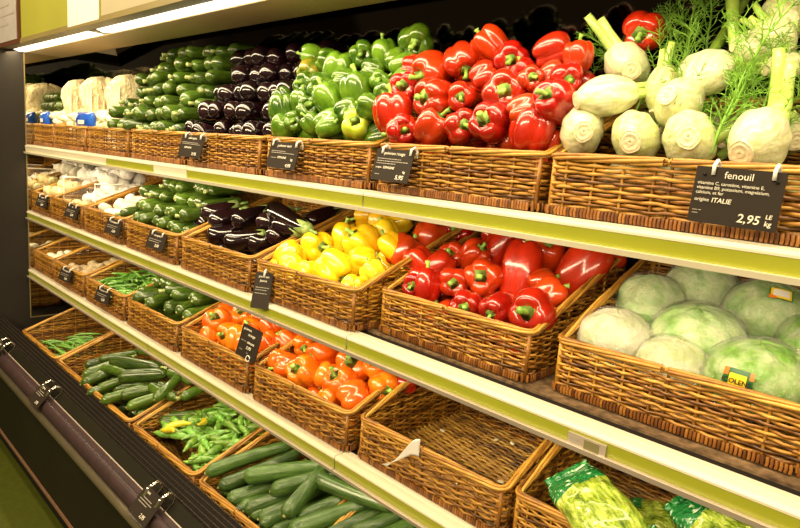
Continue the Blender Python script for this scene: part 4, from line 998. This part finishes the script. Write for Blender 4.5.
def packet(x0, x1, y, z0, z1, lb):
    b = MB(); w = x1-x0; h = z1-z0
    b.surf(lambda u, v: (w*.5*math.cos(2*PI*u)*(abs(math.cos(2*PI*u))+.01)**-.6*(1), .022*math.sin(2*PI*u)*math.sin(PI*min(1,max(0.03,v)))**.5+.0, (v-.5)*h), 28, 12)
    t = thing('blue_packet', ((x0+x1)/2, y, (z0+z1)/2), lb, 'packet', None); part('film', b.mesh('film', MAT['blue']), t)
    s = MB(); s.box(-w*.18, w*.2, -.0235, -.0225, -h*.2, h*.02); part('pale_print', s.mesh('pale_print', MAT['white'], False), t); return t
packet(-3.17, -2.96, 1.035, .022, .105, 'larger blue packet in front of the cream bags')
packet(-3.71, -3.60, 1.035, .024, .105, 'smaller blue packet nearest the end mirror')
# ------------------------------------------------------------------ fennel
def sweep_frond(b, base, d, ln, rr, depth=0):
    """a feathery leaf: a stalk with side threads that fork again"""
    d = Vector(d).normalized(); p = Vector(base); n = 9 if depth == 0 else 5; pts = [p.copy()]
    side = d.orthogonal().normalized()
    for i in range(n):
        d = (d+Vector((rr.gauss(0,.10), rr.gauss(0,.10), rr.gauss(-.02,.10)))).normalized(); p = p+d*ln/n; pts.append(p.copy())
        if depth < 2 and i > 0:
            for s in (0, 1, 2) if depth == 0 else (0, 1):
                a = rr.uniform(0, 2*PI); sd = Quaternion(d, a) @ d.orthogonal().normalized()
                sweep_frond(b, p, d*.75+sd*.75, ln*(.36 if depth == 0 else .42)*(1.1-i/n*.6), rr, depth+1)
    r0 = (.0032,.0012,.0008)[depth]; b.tube(pts, [r0*(1-.6*i/n) for i in range(n+1)], 5 if depth == 0 else 3, cap=False)
def fennel_proto(i):
    r = random.Random(90+i); t = thing('fennel_bulb')
    def fn(u, v):
        a = 2*PI*u; tt = .03+.97*v; z = -.95+v*2.15
        rho = (math.sin(PI*min(1,tt*.86+.02))**.62)
        if v > .55: rho = rho*(1-.12*(v-.55)/.45)+.10*(v-.55)
        rho *= 1+.030*math.cos(9*a+2*math.sin(3*v+i))*max(0, min(1, (v-.25)*3))+.012*math.cos(3*a+i)+.05*math.cos(2*a)
        return (rho*math.cos(a), rho*math.sin(a)*(.86), z)
    b = MB(); b.surf(fn, 54, 26); part('bulb', b.mesh('bulb', MAT['fen']), t)
    s = MB(); s.surf(lambda u, v: ((.40*min(1,(1-v)*1.6)+.015*math.cos(10*PI*u))*math.cos(2*PI*u), (.36*min(1,(1-v)*1.6))*math.sin(2*PI*u), -.90-.10*math.sin(min(1,v*1.8)*PI*.5)+.03*math.sin(v*20)), 24, 10, capped=True); part('root_disc', s.mesh('root_disc', MAT['fenroot']), t)
    if i == 3:
        for k, (dy, ln) in enumerate(((0,1.0),(.22,.82))):
            s = MB(); s.tube([(0,dy*.4,.45),(.25,dy*.7,1.0),(.85,dy,1.32),(1.55*ln+.1,dy*1.2,1.42),(2.5*ln,dy*1.5,1.50)], [.42,.32,.24,.19,.17], 12); part('stalk', s.mesh('stalk', MAT['fenstalk']), t)
        return t
    for k in range(3 if i != 1 else 2):
        s = MB(); ox = (-.28,.26,.02)[k]; oy = (.05,-.05,.2)[k]; ln = r.uniform(.9, 1.5) if k < 2 else r.uniform(.5, .9)
        s.tube([(ox*.6,oy*.6,.55),(ox,oy,1.05),(ox*1.35,oy*1.4,1.25+ln*.5),(ox*1.8,oy*1.7,1.2+ln)], [.30,.25,.19,.17], 10); part('stalk', s.mesh('stalk', MAT['fenstalk']), t)
    return t
FENP = Pool([lambda i=i: fennel_proto(i) for i in range(4)])
fenlab = ['fennel bulb with its root disc facing out and a stalk rising up-left', 'fennel bulb lying on its side at far left, stalk pointing right', 'large fennel bulb with a long stalk pointing right, near the top', 'upright fennel bulb with two cut green stalks, in the middle',
 'fennel bulb in the centre with its ringed root end facing up-left', 'low fennel bulb on the front rim between two others', 'front fennel bulb just left above the price card', 'fennel bulb at the left front corner beside the red peppers', 'fennel bulb at right with tall stalks standing up, above the card',
 'fennel bulb at the top right corner with its round root disc showing', 'fennel bulb lying at the back right with a thick stalk to the right', 'fennel bulb tucked behind the back right bulbs', 'small fennel bulb peeking out at the right edge']
for k, (p, r, d, tdir) in enumerate(FENNEL):
    q = zquat(d, RN.uniform(0, 6.28)); kk = (0,1,2)[k % 3]
    if k in (0, 2, 8):
        Z = Vector(d).normalized(); X = Vector(tdir); X = (X-Z*X.dot(Z)).normalized(); q = Matrix((X, Z.cross(X), Z)).transposed().to_quaternion(); kk = 3
    FENP.put(p, q, (r*.98, r*.98, r*(1.18 if k in (1,3) else 1.0)), k=kk, label=fenlab[k], cat='fennel', group='fennel bulbs on the top shelf')
for k in range(9):
    FENP.put((-.50+.11*(k % 5), 1.14+.13*(k//5), .0+.10*(k//5)), zquat((RN.gauss(0,1), 1, .4)), .048, label='fennel bulb hidden under the others in the top shelf basket', cat='fennel', group='fennel bulbs underneath')
fr = random.Random(4)
fspec = [((-.60,1.20,.19),(-.9,.1,.45),.16,'sprig of thin fennel leaf reaching left over the red peppers'), ((-.44,1.30,.20),(-.2,.15,1),.22,'feathery fennel frond standing at the back centre'), ((-.47,1.27,.18),(.15,.1,1),.24,'feathery fennel frond rising beside the tall centre frond'),
 ((-.40,1.30,.22),(.5,.1,.9),.2,'feathery fennel frond at the back right of centre'), ((-.40,1.24,.14),(.4,.25,.7),.18,'feathery fennel frond between the centre bulbs'), ((-.34,1.12,.10),(.5,.1,.7),.2,'feathery fennel frond behind the bulbs over the price card'),
 ((-.36,1.20,.16),(.8,.1,.4),.2,'feathery fennel frond under the long right-pointing stalk'), ((-.30,1.10,.06),(.3,.1,.8),.18,'feathery fennel frond beside the upright stalks at right'), ((-.52,1.18,.12),(.2,.1,.6),.16,'feathery fennel frond between the left bulbs'),
 ((-.27,1.16,.16),(.3,.1,.7),.2,'feathery fennel frond at the right edge'), ((-.58,1.25,.20),(-.5,.1,.9),.13,'small fennel sprig left of the root-faced bulb'), ((-.33,1.06,.05),(.1,.2,.9),.14,'low feathery fennel frond between the front bulbs'),
 ((-.50,1.30,.24),(-.3,.0,.7),.16,'fine fennel frond left of the back centre frond'), ((-.44,1.10,.07),(.0,.1,.8),.12,'low fennel frond tucked between centre and front bulbs')]
for base, d, ln, lb in fspec:
    b = MB(); sweep_frond(b, (0,0,0), d, ln, fr); o = part('fennel_frond', b.mesh('fennel_frond', MAT['frond']), None, base); tag(o, lb, 'fennel frond', 'fennel fronds on the top shelf')
for k in range(9):
    b = MB(); sweep_frond(b, (0,0,0), (fr.uniform(-.4,.5), .1, 1), fr.uniform(.12,.18), fr)
    o = part('fennel_frond', b.mesh('fennel_frond', MAT['frond']), None, (-.46+.045*(k % 5), 1.12+.07*(k//5)+.03*(k % 2), .05+.07*(k//5))); tag(o, 'fine green fennel frond in the tangle filling the gap behind the centre bulbs', 'fennel frond', 'tangled fronds behind the centre bulbs')
# long green stalks without a bulb
for k, (a, c, r) in enumerate((((-.455,1.26,.16),(-.40,1.34,.36),.010), ((-.43,1.33,.40),(-.38,1.25,.26),.012), ((-.36,1.14,.07),(-.27,1.22,.15),.009), ((-.35,1.17,.05),(-.25,1.20,.13),.008))):
    b = MB(); a_, c_ = Vector(a), Vector(c); b.tube([a_, a_.lerp(c_, .5)+Vector((0,0,.006)), c_], [r*1.1, r, r*.8], 9); o = part('fennel_stalk', b.mesh('fennel_stalk', MAT['fenstalk']))
    tag(o, ('long fennel stalk leaning right at the back centre','pale fennel stalk at the top above the right-pointing bulb','green fennel stalk low behind the front right bulbs','lower green fennel stalk behind the upright right bulb')[k], 'fennel stalk', 'loose fennel stalks')
# ------------------------------------------------------------------ cabbages in film
def cabbage_proto(i, mat):
    r = random.Random(100+i); t = thing('wrapped_cabbage'); leaves = []
    for k in range(11): leaves.append((r.uniform(0, 6.28), r.uniform(-.5, .9), r.uniform(.45, .9)))
    def fn(u, v):
        a = 2*PI*u; th = PI*(.01+.98*v); p = Vector((math.sin(th)*math.cos(a), math.sin(th)*math.sin(a), math.cos(th)*.84)); h = 0
        for la, lz, lw in leaves:
            c = Vector((math.cos(la)*math.cos(lz), math.sin(la)*math.cos(lz), math.sin(lz))); dd = (p-c).length
            e = lw+.07*math.sin(7*a+la*3)
            if dd < e: h += .022*(1-max(0, (dd-e+.10)/.10)) if dd > e-.10 else .022
            h += .006*math.sin(dd*22)*math.exp(-dd*1.5)
        m = 1+h+.012*math.sin(9*a+4*v+i)
        return tuple(p*m*.95)
    b = MB(); b.surf(fn, 72, 44); part('head', b.mesh('head', MAT[mat]), t)
    def fw(u, v):
        a = 2*PI*u; th = PI*(.01+.98*v); cr = .016*(1-2*abs(math.sin(8.5*a+5*v+i)))+.012*(1-2*abs(math.sin(14*a-9*v)))+.012*(1-2*abs(math.sin(4*a+13*v)))
        m = 1.055+cr*math.sin(th)+ (.10*math.exp(-((v-.96)/.05)**2))
        return (m*math.sin(th)*math.cos(a), m*math.sin(th)*math.sin(a), m*math.cos(th)*.84)
    b = MB(); b.surf(fw, 80, 40); part('clear_film', b.mesh('clear_film', MAT['film']), t); return t
CABP = [Pool([lambda i=i: cabbage_proto(i, 'cab') for i in range(3)]), Pool([lambda: cabbage_proto(7, 'cabw')])]
cablab = ['film-wrapped whitish cabbage at the left front of the basket', 'film-wrapped pale green cabbage at the back left', 'film-wrapped greenest cabbage at the back centre', 'wide film-wrapped cabbage in the middle of the basket', 'small whitish cabbage at the front rim, pinkish base showing',
 'largest cabbage, at back right with a bordered sticker on top', 'wide pale cabbage at the front right with a green and orange sticker', 'film-wrapped cabbage cut off by the right edge']
cabs = []
for k, (p, r, d) in enumerate(CABBAGES):
    wpool = CABP[1] if k in (0, 4) else CABP[0]
    p = Vector(p); r = min(r, .108); p.z = max(p.z, -.425+r*.74)
    cabs.append(wpool.put(p, zquat((.12*math.sin(k*2), -.12+.1*math.cos(k), 1), k*1.3), (r*.97, r*.97, r*(1.12 if k in (1,2,5) else .97)), label=cablab[k], cat='cabbage', group='wrapped cabbages on the second shelf'))
for k in range(3):
    CABP[0].put((-.47+.16*k, 1.30, -.36), zquat((0,1,.5), k), .075, label='film-wrapped cabbage beneath the upper heads', cat='cabbage', group='cabbages underneath')
# ------------------------------------------------------------------ lettuce bags
def bag_mesh():
    b = MB()
    def fn(u, v):
        a = 2*PI*u; s = v-.5; th = .36*(max(0, math.sin(PI*min(1, max(0, .03+.94*v)))))**.65
        w = .30*(1-.22*abs(2*s)**3)*(1+.05*math.sin(9*v+1))
        wr = 1+.10*math.sin(23*s+4*a)+.06*math.sin(41*s-7*a)
        y = w*math.cos(a); z = th*.5*math.sin(a)*wr+.05*math.cos(PI*s*1.2)
        return (s*(1+.04*math.sin(3*a)), y, z)
    b.surf(fn, 44, 50); return b.mesh('bag', MAT['bag'])
bagm = bag_mesh(); finm = MB(); finm.surf(lambda u, v: (.49+.06*v, .235*(1+.06*v)*(2*abs(u*2-1)-1), .006*math.sin(u*60)+(.003 if u < .5 else -.003)), 60, 2); finm = finm.mesh('crimped_end', MAT['bag'])
fin2 = MB(); fin2.surf(lambda u, v: (-.49-.07*v, .235*(1+.05*v)*(2*abs(u*2-1)-1), .006*math.sin(u*60)+(.003 if u < .5 else -.003)+.03*v*v), 60, 2); fin2 = fin2.mesh('crimped_end', MAT['bag'])
for k, (loc, dx, up, sc, lb) in enumerate((((-.425,1.06,-.640),(.80,-.42,-.20),(-.1,-.45,.85),.21,'bagged lettuce with a green printed corner resting on the basket rim'), ((-.245,1.02,-.665),(.93,-.28,-.16),(0,-.45,.85),.19,'bagged lettuce to the right, its pointed green corner upward'),
      ((-.225,1.19,-.640),(.92,-.25,-.25),(0,-.55,.8),.20,'bagged lettuce behind, green printed band just under the shelf rail'), ((-.09,1.13,-.640),(.95,-.2,-.15),(0,-.6,.8),.20,'bagged lettuce furthest right at the bottom corner'),
      ((-.36,1.25,-.72),(.9,.2,0),(0,-.2,1),.20,'bagged lettuce lying flat beneath the others'))):
    X = Vector(dx).normalized(); Z = Vector(up); Z = (Z-X*Z.dot(X)).normalized(); Y = Z.cross(X)
    t = thing('lettuce_bag', loc, lb, 'bagged lettuce', 'bagged lettuces on the third shelf'); t.rotation_euler = Matrix((X, Y, Z)).transposed().to_euler(); t.scale = (sc,)*3
    part('bag', bagm, t); part('crimped_end', finm, t); part('crimped_end', fin2, t)
# ------------------------------------------------------------------ signs
def text_mesh(txt, size, mat, align='LEFT', shear=0.0, bold=.0):
    cu = bpy.data.curves.new('lettering', 'FONT'); cu.body = txt; cu.size = size; cu.align_x = align; cu.extrude = .0002; cu.shear = shear; cu.offset = bold; cu.resolution_u = 3
    o = bpy.data.objects.new('tmp', cu); COL.objects.link(o); dg = bpy.context.evaluated_depsgraph_get()
    me = bpy.data.meshes.new_from_object(o.evaluated_get(dg)); bpy.data.objects.remove(o); me.name = 'lettering'; me.materials.clear(); me.materials.append(mat); return me
def sign(loc, w, h, rot, label, lines, bars=(), clips=(), group='price cards on the baskets', name='price_sign'):
    """card in its own xz plane facing -y, loc = middle of its top edge"""
    t = thing(name, loc, label, 'price sign', group); t.rotation_euler = rot
    b = MB(); b.box(-w/2, w/2, 0, .0022, -h, 0); c = part('card', b.mesh('card', MAT['slate'], False), t)
    for (txt, x, z, sz, al, hand) in lines:
        o = part('lettering', text_mesh(txt, sz, MAT['ink'], al, .12 if hand else 0, sz*.012 if hand else 0), t, (x, -.0006, z)); o.rotation_euler = (PI/2, 0, 0)
    if bars:
        b = MB()
        for (x0, x1, z, th) in bars:
            x = x0
            rr = random.Random(int(abs(x0*z)*1e6))
            while x < x1-.002:
                wd = min(rr.uniform(.003, .009), x1-x); b.box(x, x+wd, -.0006, 0, z, z+th); x += wd+.0015
        part('small_print', b.mesh('small_print', MAT['inkdim'], False), t)
    for x in clips:
        b = MB(); b.tube([(x,-.002,-.012),(x,-.003,.002),(x,.008,.010),(x,.02,.004),(x,.022,-.01)], .003, 6); part('clip', b.mesh('clip', MAT['white']), t)
    return t
s = sign((-.259,.975,.026), .120, .084, (math.radians(-2), math.radians(1.5), 0), 'large dark price card reading fenouil, 2,95 le kg, on the fennel basket',
 [('fenouil', 0, -.0155, .0145, 'CENTER', 0), ('vitamine C, carotène, vitamine E,', -.055, -.0265, .0068, 'LEFT', 0), ('vitamine B9, potassium, magnésium,', -.055, -.0335, .0068, 'LEFT', 0), ('calcium, et fer', -.055, -.0405, .0068, 'LEFT', 0),
  ('origine', -.055, -.0515, .0075, 'LEFT', 0), ('ITALIE', -.031, -.052, .0098, 'LEFT', 1), ('2,95', .008, -.076, .0175, 'LEFT', 1), ('LE', .044, -.0665, .0085, 'LEFT', 1), ('kg', .044, -.0765, .0100, 'LEFT', 1)],
 bars=[(-.055,-.043,-.066,.001),(-.055,-.046,-.0705,.001)], clips=(-.035,.045))
b = MB()
for x, z in ((-.047,-.012),(.050,-.014)): b.tube([(x,-.0018,z),(x,.0,z)], .0026, 10)
part('screw', b.mesh('screw', MAT['black']), s)
lean = math.radians(-14)
sign((-.965,.978,.022), .108, .073, (lean, math.radians(1), math.radians(6)), 'dark price card reading poivron rouge clipped to the red pepper basket',
 [('poivron rouge', 0, -.013, .0105, 'CENTER', 0), ('origine', -.046, -.045, .0062, 'LEFT', 0), ('ESPAGNE', -.024, -.0455, .0078, 'LEFT', 1), ('5,95', .016, -.067, .0135, 'LEFT', 1), ('kg', .034, -.052, .0075, 'LEFT', 1)],
 bars=[(-.046,.022,-.0235,.0016),(-.046,.042,-.029,.0016),(-.046,.012,-.0345,.0016),(-.044,-.030,-.060,.0014)], clips=(-.034,.046))
sign((-1.388,.978,.022), .112, .072, (lean, math.radians(1), math.radians(8)), 'dark price card clipped to the green pepper basket',
 [('poivron vert', 0, -.013, .0105, 'CENTER', 0), ('ESPAGNE', -.018, -.045, .0080, 'LEFT', 1), ('kg', .034, -.049, .0085, 'LEFT', 1), ('4,95', .018, -.067, .0125, 'LEFT', 1)], bars=[(-.046,.010,-.026,.0016),(-.046,.042,-.031,.0016),(-.044,-.022,-.045,.0014)], clips=(-.044,.046))
sign((-1.908,.978,.026), .110, .074, (lean, math.radians(2), math.radians(12)), 'dark price card between the aubergine and zucchini baskets, top shelf',
 [('aubergine', 0, -.013, .0105, 'CENTER', 0), ('ESPAGNE', -.03, -.045, .0080, 'LEFT', 1), ('3,95', .01, -.066, .0135, 'LEFT', 1)], bars=[(-.046,.030,-.026,.0016),(-.046,.042,-.031,.0016)], clips=(-.034,.04))
def small_card(x, z, lb, h=.062, w=.105, y=.975, title='courgette'):
    sign((x, y, z), w, h, (math.radians(-18), math.radians(3), math.radians(10)), lb, [(title, 0, -.014, .0110, 'CENTER', 0), ('3,50', .0, -.052, .0140, 'LEFT', 1)], bars=[(-.042,.030,-.028,.0018),(-.042,.020,-.036,.0018)], clips=(-.03,.03))
small_card(-2.155, -.335, 'dark price card on the second-shelf zucchini basket')
small_card(-2.56, -.337, 'dark price card on the white mushroom basket', title='champignon')
small_card(-3.06, -.330, 'dark price card on the garlic basket', title='ail')
small_card(-3.51, -.330, 'dark price card on the onion basket beside the mirror', title='oignon')
small_card(-2.68, -.655, 'dark price card on the green bean basket', title='haricot vert')
small_card(-3.16, -.655, 'dark price card on the brown mushroom basket', title='champignon')
sign((-1.452,.972,-.352), .052, .105, (math.radians(-18), math.radians(2), math.radians(38)), 'narrow dark price card hanging at the left of the yellow pepper basket', [('poivron', 0, -.015, .010, 'CENTER', 0), ('jaune', 0, -.027, .010, 'CENTER', 0)], bars=[(-.02,.02,-.045,.0016),(-.02,.014,-.052,.0016),(-.02,.018,-.062,.0016)], clips=(0,))
s = sign((-1.545,1.000,-.545), .098, .100, (math.radians(-14), math.radians(4), math.radians(4)), 'dark price card standing up among the orange peppers', 
 [('poivron', -.040, -.016, .0125, 'LEFT', 0), ('orange', -.012, -.030, .0125, 'LEFT', 0), ('ESPAGNE', -.008, -.053, .0085, 'LEFT', 1), ('5,95', -.006, -.070, .0135, 'LEFT', 1)], bars=[(-.038,-.012,-.050,.0016),(-.036,-.02,-.078,.0014),(.0,.01,-.082,.0014)], group='price cards on the baskets')
b = MB(); b.tube([(.018+.009*math.cos(a), -.003, -.094+.009*math.sin(a)) for a in np.linspace(0, 6.0, 14)], .0014, 6); part('clip', b.mesh('clip', MAT['white']), s)
# holders on the bumper
for k, (x, lb) in enumerate(((-1.60, 'dark price card in chrome clips on the bumper, nearest the viewer'), (-2.60, 'chrome-clipped price card on the bumper below the wide zucchini basket'), (-3.28, 'chrome-clipped price card on the bumper, furthest left'))):
    s = sign((x, .722, -1.022), .115, .085, (math.radians(-42), 0, 0), lb, [('courgette' if k else 'piment', -.045, -.016, .0120, 'LEFT', 0), ('2,95', .005, -.075, .016, 'LEFT', 1)], bars=[(-.045,.02,-.030,.0022),(-.045,.03,-.038,.0022),(-.045,.01,-.046,.0022)], group='price cards on the bumper')
    for cx in (-.035, .045):
        b = MB(); b.tube([(cx,-.002,-.030),(cx,-.003,.0),(cx,.010,.022),(cx,.030,.024),(cx,.040,.006),(cx,.034,-.030)], .0030, 7, fl=1.8); part('clip', b.mesh('clip', MAT['chrome']), s, label='chrome clip')
# electronic shelf tag, small white tags
t = thing('electronic_price_tag', (-.425,.962,-.454), 'small white electronic price tag with an olive screen on the middle rail', 'price tag')
b = MB(); b.box(-.036,.036,0,.004,-.024,-.001); part('housing', b.mesh('housing', MAT['railedge'], False), t)
b = MB(); b.box(-.004,.024,-.0008,0,-.021,-.004); part('screen', b.mesh('screen', MAT['lcd'], False), t)
b = MB()
for k in range(5): b.box(-.032+.002*(k%2), -.012-.003*(k%3), -.0006, 0, -.0075-.003*k, -.0063-.003*k)
part('small_print', b.mesh('small_print', MAT['inkdim'], False), t)
# paper scrap hanging over the empty basket's rim
b = MB(); b.surf(lambda u, v: (-.935+.105*v+.004*math.sin(v*5)+(u-.5)*.02*(1-v), .992-.006*math.sin(PI*v)+.02*max(0,v-.7), -.738+.088*min(1, v*1.15)+(u-.5)*(.052*v)), 8, 12, closeu=False, capped=False)
o = part('paper_scrap', b.mesh('paper_scrap', MAT['paper'])); md = o.modifiers.new('sheet', 'SOLIDIFY'); md.thickness = .0006; tag(o, 'white paper scrap draped over the front rim of the empty basket', 'paper')
# crumbs in the empty basket
for k, (x, y) in enumerate(((-.99,1.28),(-.86,1.36),(-.82,1.38),(-.70,1.28),(-.66,1.36),(-.72,1.18),(-.78,1.08))):
    b = MB(); b.surf(lambda u, v: (.010*math.cos(2*PI*u)*math.sin(PI*(.05+.9*v)), .006*math.sin(2*PI*u)*math.sin(PI*(.05+.9*v)), .003*math.cos(PI*v)), 10, 6); o = part('dry_scrap', b.mesh('dry_scrap', MAT['root']), None, (x, y, -.750)); o.rotation_euler = (0,0,k*1.3)
    tag(o, 'dry pale leaf scrap on the bare floor of the empty basket', 'scrap', 'scraps in the empty basket')
# stickers on the two right-hand cabbages
def sticker(cab, direction, up, w, h, name, lb, white):
    c = Vector(cab.location); r = cab.scale[0]; d = Vector(direction).normalized(); Z = Vector(up); Z = (Z-d*Z.dot(d)).normalized(); X = Z.cross(d)*-1
    X = d.cross(Z)*-1 if (d.cross(Z)*-1).x > 0 else d.cross(Z)
    def P(x, z, o=0.0): 
        q = d*1.0+X*(x/r)+Z*(z/r); return c+q.normalized()*(r*1.075+o)
    t = thing('produce_sticker', c+d*r*1.075, lb, 'sticker'); base = t.location
    def patch(nm, x0, x1, z0, z1, o, mat, cut=0):
        b = MB(); n = 8; b.surf(lambda u, v: tuple(P(x0+(x1-x0)*(u*8/7 if u*8/7 <= 1 else 1)*1.0, (z0+(z1-z0)*v), o)-base), 8, 6, closeu=False, capped=False)
        part(nm, b.mesh(nm, mat), t)
    G = simple('sticker_green', (.01,.12,.03), scale=3, rough=.3); O = simple('sticker_orange', (.85,.20,.02), scale=3, rough=.3); Y = simple('sticker_yellow', (.92,.66,.02), scale=3, rough=.3)
    patch('green_border', -w/2, w/2, -h/2, h/2, .000, G)
    if white:
        patch('yellow_border', -w*.44, w*.44, -h*.42, h*.42, .0008, Y); patch('orange_corner', -w*.5, -w*.2, -h*.5, -h*.22, .0012, O); patch('white_field', -w*.34, w*.34, -h*.28, h*.28, .0016, MAT['paper'])
    else:
        patch('orange_corner', -w/2, -w*.32, h*.1, h/2, .0008, O); patch('orange_corner', w*.36, w/2, h*.1, h/2, .0008, O); patch('yellow_arch', -w*.28, w*.28, -h*.5, h*.25, .0008, Y)
        o = part('lettering', text_mesh('ICOLENS', h*.36, MAT['slate'], 'CENTER', 0, .0003), t); o.matrix_local = Matrix.Translation(d*.0035-Z*h*.25) @ Matrix((X, Z, X.cross(Z))).transposed().to_4x4()
sticker(cabs[5], (.35,-.62,.70), (-.1,.5,.8), .040, .026, 's', 'white sticker bordered yellow, green and orange on the largest cabbage', True)
sticker(cabs[6], (-.10,-.95,.18), (0,0,1), .046, .032, 's', 'green, yellow and orange sticker on the wide front right cabbage', False)
# small pale origin stickers on a few peppers
print('objects', len(bpy.data.objects))
